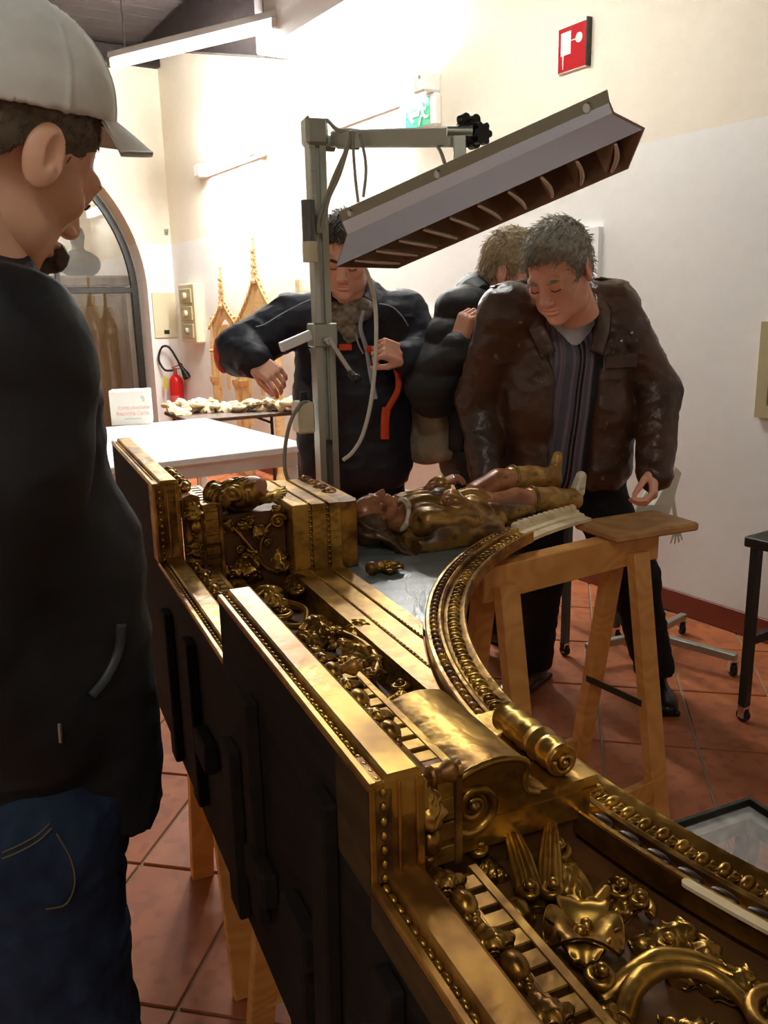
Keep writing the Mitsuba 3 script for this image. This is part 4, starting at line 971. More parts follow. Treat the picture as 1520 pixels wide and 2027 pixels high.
def hand_mesh(s, curls, thumb=(.5, .55, -.5), spread=.10, h=.0028, arm=.10):
    """wrist at the origin, fingers along +y, palm towards -z, thumb on the s * x side; curls: four triples of joint angles in degrees"""
    b = Blob((-.10, -arm - .03, -.13), (.10, .21, .07), h)
    b.cap((0, -arm, 0), (0, .008, 0), .030, .0245, .01).box((0, .048, 0), (.040, .046, .0135), None, .012, .012).ell((s * .026, .030, -.010), (.018, .030, .016), None, .012)
    for i, (x, L) in enumerate(zip((.031, .0105, -.0105, -.031), (.076, .084, .078, .062))):
        p = np.array([s * x, .088 - .004 * (i == 3) - .002 * (i == 0), .001]); a = 0.0; az = s * x * spread / .031
        r = .0088 - .0009 * (i == 3)
        b.cap(np.array([s * x * .9, .05, 0]), p, .0105, r + .001, .006)
        for j, (f, c) in enumerate(zip((.46, .30, .24), curls[i])):
            a += math.radians(c)
            d = np.array([math.sin(az) * math.cos(a), math.cos(az) * math.cos(a), -math.sin(a)])
            q = p + d * L * f
            b.cap(p, q, r, r * .93, .0025); p, r = q, r * .93
    d = unit(np.array([s * thumb[0], thumb[1], thumb[2]])); p = np.array([s * .030, .020, -.008])
    d2 = unit(d + np.array([-s * .25, .35, -.1]))
    b.cap(p, p + d * .040, .0135, .011, .006).cap(p + d * .040, p + d * .040 + d2 * .030, .0108, .010, .003).cap(p + d * .040 + d2 * .030, p + d * .040 + d2 * .055, .0098, .0080, .003)
    return b.mesh()
def hand_at(p, along, back, s, curls, **kw):
    y = unit(along); z = unit(np.asarray(back, float) - y * (np.asarray(back, float) @ y)); x = np.cross(y, z)
    return xf(hand_mesh(s, curls, **kw), frame_m(p, x, y, z))
def folds(m, amp, f, seed=0, sharp=1.0):
    return displace(m, lambda p, n: amp * (1 - np.abs(4 * nz(p, f, seed, 2)) ** sharp) * 1.0 + amp * .8 * nz(p, np.asarray(f) * 2.7, seed + 3, 2))
def m_skin(a, b, r):
    def f(p, n, uv):
        q = fbm(p.x * 24, p.y * 24, p.z * 24, 3)
        return mix(mix(lin(a), lin(b), q), lin(r), .45 * smoothstep(.5, .8, fbm(p.x * 11 + 5, p.y * 11, p.z * 11, 2)))
    return f
mat('skin_a', proc(m_skin('#d09b7a', '#e2b596', '#c97d60')), .48, spec=.4)
mat('skin_b', proc(m_skin('#e2a286', '#efb89c', '#d66c59')), .48, spec=.4)
def m_hair(c0, c1):
    def f(p, n, uv): return mix(lin(c0), lin(c1), .5 * noise(p.x * 160, p.y * 60, p.z * 120) + .5 * fbm(p.x * 30, p.y * 30, p.z * 30, 3))
    return f
mat('hair_grey', proc(m_hair('#5c574b', '#b9b4a4')), .6)
mat('hair_sandy', proc(m_hair('#78664a', '#b8a47e')), .6)
mat('hair_dark', proc(m_hair('#221c17', '#4d443a')), .6)
mat('hair_short', proc(m_hair('#3b342a', '#6d6252')), .7)
def m_leather(p, n, uv):
    w = fbm(p.x * 13, p.y * 13, p.z * 9, 4); s = smoothstep(.72, .86, fbm(p.x * 45, p.y * 45, p.z * 30, 3))
    return mix(mix(lin('#23150d'), lin('#4a2f1c'), w), lin('#8a7358'), s * .5)
def m_leather_b(p, n, uv): return fbm(p.x * 60, p.y * 60, p.z * 45, 3)
mat('leather_brown', proc(m_leather), .40, 0, .5, proc(m_leather_b), .004)
def m_cloth_b(p, n, uv): return fbm(p.x * 24, p.y * 24, p.z * 12, 3)
mat('black_jacket', '#0f0f11', .72, spec=.3, bump=proc(m_cloth_b), bscale=.006)
mat('black_coat', '#131414', .62, spec=.35, bump=proc(m_cloth_b), bscale=.006)
mat('navy', '#10131f', .6, spec=.35, bump=proc(m_cloth_b), bscale=.006)
mat('orange', '#d5481a', .6)
mat('piping_grey', '#a7aab4', .5)
mat('trouser_black', '#0b0b0d', .8, spec=.2)
mat('shoe_black', '#0c0c0d', .3)
def m_denim(p, n, uv): return mix(lin('#0e1420'), lin('#26344a'), fbm(p.x * 60, p.y * 60, p.z * 22, 3))
mat('denim', proc(m_denim), .85, spec=.15)
mat('stitch', '#54482f', .8)
mat('tshirt_grey', '#c3c4c8', .85)
def m_stripe(p, n, uv):
    x = p.x * .96 + p.y * .28 + p.z * .03
    a = smoothstep(.46, .52, noise(x * 75, 3.0, 0.0)); b = smoothstep(.66, .72, noise(x * 140, 9.0, 0.0))
    return mix(mix(lin('#111217'), lin('#4a4c58'), a), lin('#7d6a70'), b * .6)
mat('striped_shirt', proc(m_stripe), .8)
def m_cap(p, n, uv): return mix(lin('#c4c5bd'), lin('#e0e0d8'), fbm(p.x * 40, p.y * 40, p.z * 40, 3))
mat('cap_cloth', proc(m_cap), .9, spec=.15)
def limb(b, pts, k=.03):
    for (p, r), (q, s) in zip(pts[:-1], pts[1:]): b.cap(p, q, r, s, k)
def shoe(p, d, L=.29, w=.05):
    """p: heel on the floor, d: direction of the toe"""
    d = unit([d[0], d[1], 0]); b = Blob((-.075, -.06, -.004), (.075, L + .03, .14), .004)
    b.ell((0, L * .70, .030), (w, L * .34, .040), k=.02).ell((0, L * .25, .045), (w * .84, L * .30, .055), k=.03).cap((0, .055, .06), (0, .06, .12), .046, .047, .02).box((0, L * .47, .010), (w * .9, L * .52, .012), None, .01, .006)
    b.cut((0, 0, .0), (0, 0, -1)).cut((0, 0, .11), (0, 0, 1))
    m = b.mesh(); M = np.eye(4); M[:2, 0] = (d[1], -d[0]); M[:2, 1] = d[:2]; M[:3, 3] = (p[0], p[1], 0.001)
    return xf(m, M)
def leg(hip, knee, ankle, r=(.095, .068, .052)):
    lo, hi = np.minimum(np.minimum(hip, knee), ankle) - .13, np.maximum(np.maximum(hip, knee), ankle) + .13
    return [(hip, r[0]), (knee, r[1]), (ankle, r[2])]
def trousers(legs, waist, h=.009, m='trouser_black', seat=None):
    pts = np.array([p for l in legs for p, r in l] + [waist])
    b = Blob(pts.min(0) - .15, pts.max(0) + .15, h)
    for l in legs: limb(b, l, .04)
    c = (legs[0][0][0] + legs[1][0][0]) / 2
    b.cap(legs[0][0][0], legs[1][0][0], .10, .10, .05).cap(c, waist, .125, .125, .06)
    for l in legs: b.cut(l[-1][0] - np.array([0, 0, .015]), (0, 0, -1)) if l is legs[0] else b
    b.cut(np.asarray(waist) + (0, 0, .02), (0, 0, 1))
    return folds(b.mesh(), .006, (9, 9, 16), 3)
def eye_parts(key, M, brow='hair_grey'):
    for s in (-1, 1):
        obj('eyebrow', tube(smooth_path([(s * .016, .096, .020), (s * .032, .0965, .026), (s * .048, .085, .022)], 10), np.array([.003, .0042, .0046, .0048, .0048, .0046, .004, .0035, .003, .0015]), 8), brow, key, M, True)
        obj('eyelashes', tube(smooth_path([(s * .018, .0925, -.0015), (s * .031, .0955, -.004), (s * .045, .088, -.0015)], 8), .0013, 6), 'hair_dark', key, M, True)

# ---- man in the brown leather jacket
k = thing('person', 'man in an open brown leather jacket and striped shirt bending over the statue', 'person')
HF = unit([-.62, -.80, -.58]); HK = 1.07
HC = np.array([.522, 2.560, 1.503]); HM = facing(HC, HF, 3, HK)
head = xf(head_skin(.0027, 1.12), HM)
SL, SR = np.array([.735, 2.79, 1.405]), np.array([.395, 2.69, 1.400])      # his left and right shoulder
EL, WL = np.array([.905, 2.80, 1.130]), np.array([.862, 2.66, .885])
ER, WR = np.array([.325, 2.83, 1.12]), np.array([.34, 2.74, .88])
CHs, PEL = np.array([.575, 2.80, 1.20]), np.array([.60, 2.93, .90])
b = Blob((.15, 2.45, .75), (1.05, 3.15, 1.55), .012)
b.cap(CHs, (SL + SR) / 2 - (0, 0, .03), .12, .085, .06).cap(CHs, PEL, .12, .12, .05).cap(SL, SR, .06, .06, .05); limb(b, [(SL, .045), (EL, .038), (WL, .028)]); limb(b, [(SR, .045), (ER, .038), (WR, .028)])
b.cap(np.array([.565, 2.74, 1.36]), HC + HM[:3, :3] @ np.array([0, -.035, -.12]), .062, .058, .03)
cl = [(34, 46, 26), (38, 48, 28), (40, 50, 28), (42, 50, 28)]
hands = [hand_at(WL + (.0, .0, .02), (-.15, -.42, -.85), (.85, -.3, 0), 1, cl, thumb=(.25, .8, -.5), arm=.04), hand_at(WR, (0, -.1, -1), (-1, 0, 0), -1, cl)]
obj('body', cat(head, b.mesh(), hands), 'skin_b', k, None, True)
hair(k, HM, 'hair_grey', 1500, .026, .0017, 2, (.25, .8, -.35), h=.0032, thick=.0115, seed=2, rough=.008); eye_parts(k, HM)
# shirt, tee, jacket
b = Blob((.25, 2.5, .80), (.95, 3.15, 1.50), .009)
b.cap((.572, 2.775, 1.26), (.60, 2.87, .92), .150, .150, .06).cap(SL, SR, .070, .070, .06).cap((.60, 2.60, 1.28), (.585, 2.68, 1.46), .03, .085, .01, 's')
obj('shirt', folds(b.mesh(), .004, (14, 14, 6), 2), 'striped_shirt', k, None, True)
b = Blob((.35, 2.45, 1.2), (.8, 2.95, 1.5), .005)
b.cap((.585, 2.735, 1.30), (.572, 2.70, 1.400), .090, .078, .03).cap((.60, 2.73, 1.33), (.60, 2.675, 1.255), .075, .028, .03).cut((.57, 2.66, 1.415), (-.10, -.40, .9))
obj('tshirt', b.mesh(), 'tshirt_grey', k, None, True)
b = Blob((.15, 2.45, .72), (1.08, 3.2, 1.52), .0075)
BX = np.array([.96, .28, 0]); BF = np.array([.28, -.96, 0])            # across his chest, and out of it
QB = frame_m((0, 0, 0), BX, -BF, (0, 0, 1))
b.box((.585, 2.80, 1.20), (.205, .150, .20), QB, .12, .05).box((.61, 2.86, .97), (.215, .175, .19), QB, .12, .06)
b.cap(SL + (0, 0, -.005), SR + (0, 0, -.005), .083, .083, .05)
limb(b, [(SL + (.0, 0, -.01), .084), (EL, .067), (WL, .055)], .03); limb(b, [(SR + (0, 0, -.01), .085), (ER, .074), (WR, .056)], .03)
b.cut((.6, 2.8, .79), (0, 0, -1))
fr = np.array([.585, 2.80, 1.1]) + BF * .16
b.box(fr + np.array([-.02, 0, -.20]), (.075, .13, .36), QB, .03, .02, 's')
b.cap(fr + np.array([-.02, -.02, .24]), fr + np.array([-.02, -.02, .10]), .125, .07, .03, 's')
b.cap((.56, 2.70, 1.46), (.55, 2.60, 1.52), .10, .12, .02, 's')
b.box((.595, 2.85, .80), (.155, .125, .12), QB, .05, .02, 's')
jk = obj('jacket', folds(b.mesh(), .0060, (11, 11, 15), 5, .85), 'leather_brown', k, None, True)
# collar flaps, epaulettes, pocket flaps, seams and studs of the jacket
def strip(pts, w, t, nrm): return tube(smooth_path(pts, 22), w, 8, flat=t / w, nrm=nrm)
co_ = np.array([.575, 2.74, 1.40])
obj('collar', cat(strip([(.675, 2.80, 1.475), (.690, 2.72, 1.435), (.672, 2.635, 1.35), (.648, 2.60, 1.27)], np.linspace(.040, .026, 22), .010, (.5, -.7, .5)), strip([(.455, 2.75, 1.470), (.445, 2.68, 1.43), (.470, 2.615, 1.35), (.505, 2.60, 1.27)], np.linspace(.038, .024, 22), .010, (-.5, -.7, .5)), strip([(.675, 2.80, 1.475), (.565, 2.83, 1.50), (.455, 2.75, 1.470)], .034, .010, (0, .5, .8))), 'leather_brown', jk, None, True)
for S, o in ((SL, (.01, -.01)), (SR, (-.01, -.01))):
    q = np.array([S[0] - (.555)]) ; d = np.array([S[0] - .565, S[1] - 2.74, -.015]); d = unit(d)
    obj('epaulette', beam(S - d * .055 + (0, 0, .083), S + d * .055 + (0, 0, .075), .042, .010, ch=.004), 'leather_brown', jk, None)
for o, z in ((.118, 1.24),):
    c = np.array([.585, 2.80, z]) + BX * o + BF * .166
    obj('pocket_flap', xf(bx(-.055, .055, -.008, .008, -.024, .024, .006), frame_m(c, BX, BF, (0, 0, 1))), 'leather_brown', jk, None)
    for x, dz in ((.030, .085), (-.005, .062)): obj('stud', ball(.0065, 1, c + BX * x + BF * .000 + (0, 0, dz)), 'steel', jk, None, True)
HL, HR = np.array([.70, 2.96, .88]), np.array([.53, 2.92, .88])
tl = [[(HL, .105), (np.array([.87, 2.86, .48]), .080), (np.array([.985, 2.93, .10]), .068)], [(HR, .105), (np.array([.545, 2.90, .47]), .080), (np.array([.555, 3.02, .10]), .066)]]
obj('trousers', trousers(tl, (.61, 2.93, .95)), 'trouser_black', k, None, True)
obj('shoe', shoe((1.0, 3.02), (-.08, -1)), 'shoe_black', k, None, True); obj('shoe', shoe((.60, 3.10), (-.62, -.80), .31), 'shoe_black', k, None, True)

# ---- man in the dark padded coat behind him
k = thing('person', 'sandy haired man in a dark padded coat turned away, hand raised to his collar', 'person')
HF = unit([.82, -.42, -.34]); HC = np.array([.478, 3.13, 1.528]); HM = facing(HC, HF, 6, 1.08)
SR, SLq = np.array([.300, 3.06, 1.385]), np.array([.485, 3.41, 1.40])
E, Wp = np.array([.185, 2.98, 1.145]), np.array([.262, 2.90, 1.300])
b = Blob((.0, 2.7, .7), (.75, 3.7, 1.6), .012)
b.cap((.40, 3.21, 1.20), (.40, 3.20, 1.37), .12, .085, .06).cap((.40, 3.21, 1.25), (.42, 3.25, .90), .12, .12, .05).cap(SR, SLq, .06, .06, .05); limb(b, [(SR, .045), (E, .038), (Wp, .028)])
b.cap((.40, 3.18, 1.40), HC + HM[:3, :3] @ np.array([0, -.03, -.10]), .062, .058, .03)
hd = hand_at(Wp, (.32, -.05, .95), (-.80, -.60, .3), -1, [(52, 62, 35), (50, 66, 38), (48, 66, 38), (44, 60, 36)], thumb=(.5, .5, -.7))
obj('body', cat(xf(head_skin(.0034, 1.05), HM), b.mesh(), hd), 'skin_b', k, None, True)
hair(k, HM, 'hair_sandy', 1200, .024, .0017, 9, (0, .3, -.8), h=.0036, thick=.011, seed=9, rough=.007)
b = Blob((-.02, 2.68, .74), (.75, 3.7, 1.55), .008)
b.box((.405, 3.23, 1.21), (.165, .20, .20), rot([0, 0, 1], 20), .13, .05).box((.405, 3.23, .96), (.175, .20, .22), rot([0, 0, 1], 20), .13, .06)
b.cap(SR, SLq, .095, .095, .05); limb(b, [(SR, .10), (E, .090), (Wp - (.0, .0, .035), .062)], .025)
b.cut((.4, 3.1, .76), (0, 0, -1)); b.cap(HC + np.array([0, 0, -.06]), HC + np.array([.0, 0, .2]), .075, .1, .02, 's')
def quilt(p, n): return .010 * np.abs(np.sin(p[:, 2] * 34 + 1.5 * nz(p, 5, 4, 1))) + .010 * nz(p, (10, 10, 18), 8, 2)
ct = obj('coat', displace(b.mesh(), quilt), 'black_coat', k, None, True)
hb = [strip([(.345, 3.05, 1.445), (.32, 3.13, 1.48), (.36, 3.25, 1.50), (.45, 3.33, 1.47)], .055, .032, (-.5, -.2, .8)), strip([(.345, 3.05, 1.445), (.385, 3.03, 1.40), (.44, 3.05, 1.36)], .045, .02, (-.2, -.9, .3))]
obj('hood', folds(cat(hb), .006, 18, 2), 'black_coat', ct, None, True)
tl = [[(np.array([.36, 3.22, .85]), .10), (np.array([.41, 3.24, .47]), .075), (np.array([.50, 3.40, .10]), .062)], [(np.array([.46, 3.34, .85]), .10), (np.array([.45, 3.37, .47]), .075), (np.array([.30, 3.48, .10]), .062)]]
obj('trousers', trousers(tl, (.42, 3.27, .95), .010), 'trouser_black', k, None, True)
obj('shoe', shoe((.455, 3.50), (.55, -.62)), 'shoe_black', k, None, True); obj('shoe', shoe((.24, 3.50), (.45, .5)), 'shoe_black', k, None, True)

# ---- man in the navy jacket behind the stand
k = thing('person', 'man in a navy and orange jacket behind the lamp stand, arm stretched out', 'person')
HF = unit([-.10, -.90, -.42]); HC = np.array([-.112, 3.10, 1.592]); HM = facing(HC, HF, -4, 1.09)
SR, SL = np.array([-.310, 3.20, 1.385]), np.array([.085, 3.21, 1.385])
ER, WR = np.array([-.505, 3.12, 1.275]), np.array([-.425, 2.98, 1.243])
EL, WL = np.array([.150, 3.12, 1.215]), np.array([.085, 2.99, 1.255])
b = Blob((-.65, 2.8, .7), (.35, 3.5, 1.6), .012)
b.cap((-.11, 3.24, 1.20), (-.11, 3.21, 1.36), .12, .085, .06).cap((-.11, 3.24, 1.25), (-.11, 3.25, .90), .12, .12, .05).cap(SR, SL, .06, .06, .05); limb(b, [(SR, .045), (ER, .038), (WR, .028)]); limb(b, [(SL, .045), (EL, .038), (WL, .028)])
b.cap((-.11, 3.19, 1.40), HC + HM[:3, :3] @ np.array([0, -.03, -.10]), .06, .056, .03)
h1 = hand_at(WR, (.62, -.45, -.40), (-.25, -.55, .8), 1, [(30, 40, 25), (40, 45, 28), (46, 48, 28), (50, 48, 28)], thumb=(.2, .75, -.6), arm=.06)
h2 = hand_at(WL, (-.75, -.35, .28), (-.1, -.8, .55), -1, [(55, 65, 40), (58, 68, 40), (60, 68, 40), (60, 66, 40)], thumb=(.35, .7, -.5), arm=.06)
obj('body', cat(xf(head_skin(.0034, 1.0), HM), b.mesh(), h1, h2), 'skin_b', k, None, True)
hair(k, HM, 'hair_dark', 900, .024, .0018, 4, (0, .6, -.5), h=.0036, thick=.010, seed=4); eye_parts(k, HM, 'hair_dark')
b = Blob((-.70, 2.75, .70), (.40, 3.55, 1.56), .008)
b.box((-.11, 3.24, 1.21), (.205, .135, .20), None, .12, .05).box((-.105, 3.25, .96), (.215, .15, .24), None, .12, .06)
b.cap(SR, SL, .085, .085, .05); limb(b, [(SR, .092), (ER, .082), (WR - unit(WR - ER) * .025, .060)], .025); limb(b, [(SL, .090), (EL, .080), (WL - unit(WL - EL) * .025, .058)], .025)
b.cap(HC + np.array([0, -.02, -.06]), HC + np.array([.0, 0, .2]), .07, .1, .02, 's'); b.cut((0, 3.2, .745), (0, 0, -1))
b.cap((-.22, 3.19, 1.44), (-.17, 3.23, 1.52), .04, .03, .02).cap((.0, 3.19, 1.44), (-.045, 3.23, 1.50), .04, .03, .02)
jm = folds(b.mesh(), .007, (10, 10, 15), 7, .8)
jk = obj('jacket', jm, 'navy', k, None, True)
for pts in ([(617, 592), (590, 604), (558, 621), (525, 641), (506, 647)], [(750, 601), (775, 607), (795, 625), (808, 645)], [(612, 690), (622, 715), (628, 760)]): obj('piping', tube(smooth_path(on_surface(jm, pts, .001), 30), .0022, 6), 'piping_grey', jk, None, True)
obj('elbow_patch', xf(folds(xf(ball(1, 3), sc(.030, .062, .070)), .002, 30), frame_m(ER + (-.062, .005, -.005), (1, 0, 0), (0, 1, 0), (0, 0, 1))), 'orange', jk, None, True)
YF = 3.075
for P, w, m, nm in (([(-.055, YF - .005, 1.275), (-.02, YF - .01, 1.275), (.02, YF - .01, 1.270)], .013, 'orange', 'chest_strap'), ([(-.145, YF, 1.285), (-.125, YF - .004, 1.285), (-.10, YF - .004, 1.285)], .012, 'orange', 'chest_strap'),
                    ([(.02, YF - .01, 1.268), (.055, YF - .012, 1.21), (.062, YF - .01, 1.14), (.035, YF - .012, 1.085), (.02, YF - .01, 1.06)], .0115, 'orange', 'strap'), ([(.018, YF - .012, 1.07), (.012, YF - .016, 1.02), (.010, YF - .012, .955)], .016, 'orange', 'pull_tab'),
                    ([(-.232, YF + .03, 1.165), (-.235, YF + .025, 1.11), (-.245, YF + .025, 1.06)], .018, 'orange', 'pocket_trim'),
                    ([(-.055, YF + .0, 1.41), (-.068, YF - .005, 1.35), (-.05, YF - .006, 1.28), (-.035, YF - .006, 1.18), (-.02, YF - .006, 1.10)], .008, 'piping_grey', 'piping'), ([(-.09, YF + .01, 1.36), (-.078, YF - .002, 1.30), (-.06, YF - .004, 1.26)], .0035, 'piping_grey', 'piping')):
    obj(nm, strip(P, w, .005 if w > .006 else w, (0, -1, .1)), m, jk, None, True)
mat('scarf_cloth', proc(lambda p, n, uv: mix(lin('#4c4338'), lin('#a49a86'), noise(p.x * 70, p.y * 70, p.z * 70))), .9)
obj('scarf', folds(cat(strip([(-.19, 3.16, 1.415), (-.12, 3.09, 1.395), (-.04, 3.15, 1.42)], .042, .028, (0, -1, .6)), strip([(-.15, 3.10, 1.40), (-.11, 3.085, 1.35), (-.09, 3.095, 1.31)], .03, .014, (0, -1, .2))), .005, 30, 1), 'scarf_cloth', k, None, True)
tl = [[(np.array([-.20, 3.25, .86]), .105), (np.array([-.20, 3.24, .47]), .08), (np.array([-.20, 3.28, .10]), .065)], [(np.array([-.02, 3.25, .86]), .105), (np.array([-.01, 3.24, .47]), .08), (np.array([.0, 3.28, .10]), .065)]]
obj('trousers', trousers(tl, (-.11, 3.25, .95), .010), 'trouser_black', k, None, True)
obj('shoe', shoe((-.21, 3.34), (-.15, -1)), 'shoe_black', k, None, True); obj('shoe', shoe((.01, 3.34), (.15, -1)), 'shoe_black', k, None, True)
# his shoulder bag
k = thing('shoulder_bag', 'grey brown shoulder bag with a black edge hanging beside the navy jacket', 'bag')
def m_bag(p, n, uv): return mix(lin('#6c6351'), lin('#a0967e'), fbm(p.x * 12, p.y * 12, p.z * 12, 3))
mat('bag_canvas', proc(m_bag), .8)
M = frame_m((.175, 3.20, .86), unit([.55, -.83, 0]), unit([.83, .55, 0]), (0, 0, 1))
b = Blob((-.16, -.08, -.02), (.16, .10, .32), .006)
b.box((0, 0, .145), (.125, .045, .14), None, .03, .02).ell((-.02, -.01, .03), (.10, .055, .05), k=.03)
bd = folds(b.mesh(), .007, (14, 14, 10), 5)
obj('body', bd, 'bag_canvas', k, M, True)
obj('flap', folds(cat(tube(smooth_path([(-.02, .0, .275), (.06, -.01, .282), (.125, .0, .255), (.145, .01, .16), (.14, .01, .05)], 26), np.r_[np.linspace(.03, .052, 8), np.full(18, .052)], 10, flat=.28, nrm=(0, 1, 0))), .003, 20), 'black_coat', k, M, True)
obj('strap', tube(smooth_path([(.10, .03, .27), (.02, .05, .42), (-.10, .05, .56)], 16), .014, 8, flat=.25, nrm=(0, 1, 0)), 'black_coat', k, M, True)

# ---- man in the foreground, left: seen from behind his right shoulder
k = thing('person', 'man with light grey cap and black jacket standing close at the left edge', 'person')
HF = unit([.38, .80, -.46]); HC = np.array([-.398, .985, 1.592]); HM = facing(HC, HF, 15, 1.0)
NB = np.array([-.448, .955, 1.44])
SR, SL = np.array([-.385, .872, 1.380]), np.array([-.625, 1.20, 1.41])
ER, WR = np.array([-.452, .80, 1.13]), np.array([-.392, .885, .955])
TC, PEL = np.array([-.50, 1.02, 1.22]), np.array([-.49, 1.00, .92])
b = Blob((-.8, .6, .7), (-.1, 1.4, 1.6), .012)
b.cap(TC, (SL + SR) / 2 - (0, 0, .03), .12, .085, .06).cap(TC, PEL, .12, .12, .05).cap(SR, SL, .06, .06, .05); limb(b, [(SR, .045), (ER, .038), (WR, .028)])
hd = head_skin(.0022, 1.0)
hd = cat(xf(hd, HM))
bn = Blob((-.62, .75, 1.30), (-.25, 1.15, 1.62), .005)
bn.cap(NB, HC + HM[:3, :3] @ np.array([0, -.030, -.055]), .068, .058, .02).cap(NB + (-.02, -.01, -.06), NB, .09, .068, .03)
obj('body', cat(hd, bn.mesh(), b.mesh(), hand_at(WR, (.45, .5, -.6), (.5, -.8, 0), -1, cl)), 'skin_a', k, None, True)
hair(k, HM, 'hair_short', 2200, .0075, .0009, 12, (0, -.3, -.9), h=.0028, thick=.0035, seed=12, rough=.0022, line=[(-.16, -.045), (-.09, -.045), (-.045, -.03), (-.012, .030), (.006, .022), (.014, -.012), (.034, -.006), (.042, .038), (.06, .05), (.12, .06)])
eye_parts(k, HM, 'hair_dark')
b = Blob((-.06, .03, -.15), (.06, .13, -.04), .003)
b.ell((.004, .106, -.066), (.020, .017, .019), k=.01).ell((0, .092, -.098), (.022, .018, .018), k=.01)
obj('beard', displace(b.mesh(), lambda p, n: .003 * nz(p, 160, 2, 2)), 'hair_dark', k, HM, True)
# cap
b = Blob((-.115, -.15, .0), (.115, .15, .20), .0035)
b.ell((0, -.012, .052), (.0915, .114, .100), k=.02).cap((0, -.012, .150), (0, -.012, .153), .01, .008, .006)
X, Y, Z = b.ax
b.F = np.maximum(b.F, (np.interp(Y, [-.15, -.05, .05, .12], [.030, .040, .050, .052])[None, :, None] - Z[None, None, :]).astype(np.float32))
b.ell((0, -.012, .046), (.084, .106, .092), k=.003, op='s')
b.cut((0, -.095, .055), (0, -.4, -1)) if 0 else b
cap_m = displace(b.mesh(), lambda p, n: .0016 * nz(p, 26, 3, 2) * 2 + .0022 * np.exp(-((np.mod(np.arctan2(p[:, 0], p[:, 1] + .012), math.pi / 3) - math.pi / 6) / .035) ** 2))
cp_ = obj('cap', cap_m, 'cap_cloth', k, HM @ rot([1, 0, 0], 23, (0, -.02, .03)), True)
u = np.linspace(-1, 1, 25)[:, None]; v = np.linspace(0, 1, 12)[None, :]
th_ = u * 1.02
bw = np.stack(np.broadcast_arrays((.088 + .004 * v) * np.sin(th_), -.012 + .108 * np.cos(th_) + v * (.080 * np.cos(u * 1.2)), .056 - .010 * (np.abs(u) ** 2) - .016 * v ** 1.3 - .006 * v * np.abs(u) ** 1.5 - .006 * v), -1)
obj('brim', slab(bw, np.array([0, 0, .0045])), 'cap_cloth', cp_, HM @ rot([1, 0, 0], 23, (0, -.02, .03)), True)
obj('button', xf(ball(.008, 2), tr(0, -.012, .153) @ sc(1, 1, .6)), 'cap_cloth', cp_, HM @ rot([1, 0, 0], 23, (0, -.02, .03)), True)
# jacket
b = Blob((-.90, .55, .70), (-.08, 1.5, 1.56), .007)
QJ = rot([0, 0, 1], -52)                      # local y = the way he faces
b.box((-.495, 1.02, 1.24), (.190, .125, .19), QJ, .11, .05).box((-.484, 1.02, .93), (.182, .150, .30), QJ, .11, .07)
b.cap(SR, SL, .085, .085, .06).cap(NB + (0, 0, -.05), NB + (-.0, .0, .0), .10, .075, .04)
limb(b, [(SR, .086), (SR * .5 + ER * .5 + (.03, .02, .02), .080), (ER, .070), (WR, .056)], .03)
b.cap(HC + np.array([.02, .01, -.03]), HC + np.array([.06, .04, .2]), .068, .1, .015, 's'); b.cut((-.33, .9, .80), (-.42, 0, -1)); b.cut((-.45, 1.0, 1.53), (.1, .1, 1))
jm = folds(b.mesh(), .006, (8, 8, 10), 15, .8)
jk = obj('jacket', jm, 'black_jacket', k, None, True)
obj('collar', folds(strip([(-.52, .90, 1.45), (-.455, .868, 1.462), (-.40, .90, 1.445), (-.385, .95, 1.425)], .030, .012, (.2, -.8, .5)), .003, 20), 'black_jacket', jk, None, True)
mat('nylon_edge', '#2a2d2d', .5)
obj('pocket_edge', strip(on_surface(jm, [(240, 1235), (234, 1290), (212, 1340), (182, 1378)], .001), .006, .003, (.3, -.9, 0)), 'nylon_edge', jk, None, True)
obj('zip_pull', beam(*on_surface(jm, [(117, 1432), (120, 1472)], .003), .005, .003, up=(0, 1, 0)), 'steel', jk, None)
tl = [[(np.array([-.445, .93, .83]), .108), (np.array([-.445, .96, .45]), .085), (np.array([-.445, .95, .09]), .068)], [(np.array([-.57, 1.10, .83]), .108), (np.array([-.56, 1.13, .45]), .085), (np.array([-.56, 1.12, .09]), .068)]]
jn = trousers(tl, (-.51, 1.01, .93), .008)
js = obj('jeans', jn, 'denim', k, None, True)
for pts in ([(4, 1688), (40, 1672), (75, 1652), (98, 1630)], [(4, 1700), (42, 1684), (78, 1663), (102, 1640)], [(112, 1650), (140, 1700), (148, 1750), (130, 1790), (90, 1800)]): obj('seam', tube(smooth_path(on_surface(jn, pts, .001), 24), .0012, 6), 'stitch', js, None, True)
obj('shoe', shoe((-.475, .90), (.72, .56)), 'shoe_black', k, None, True); obj('shoe', shoe((-.60, 1.08), (.72, .56)), 'shoe_black', k, None, True)
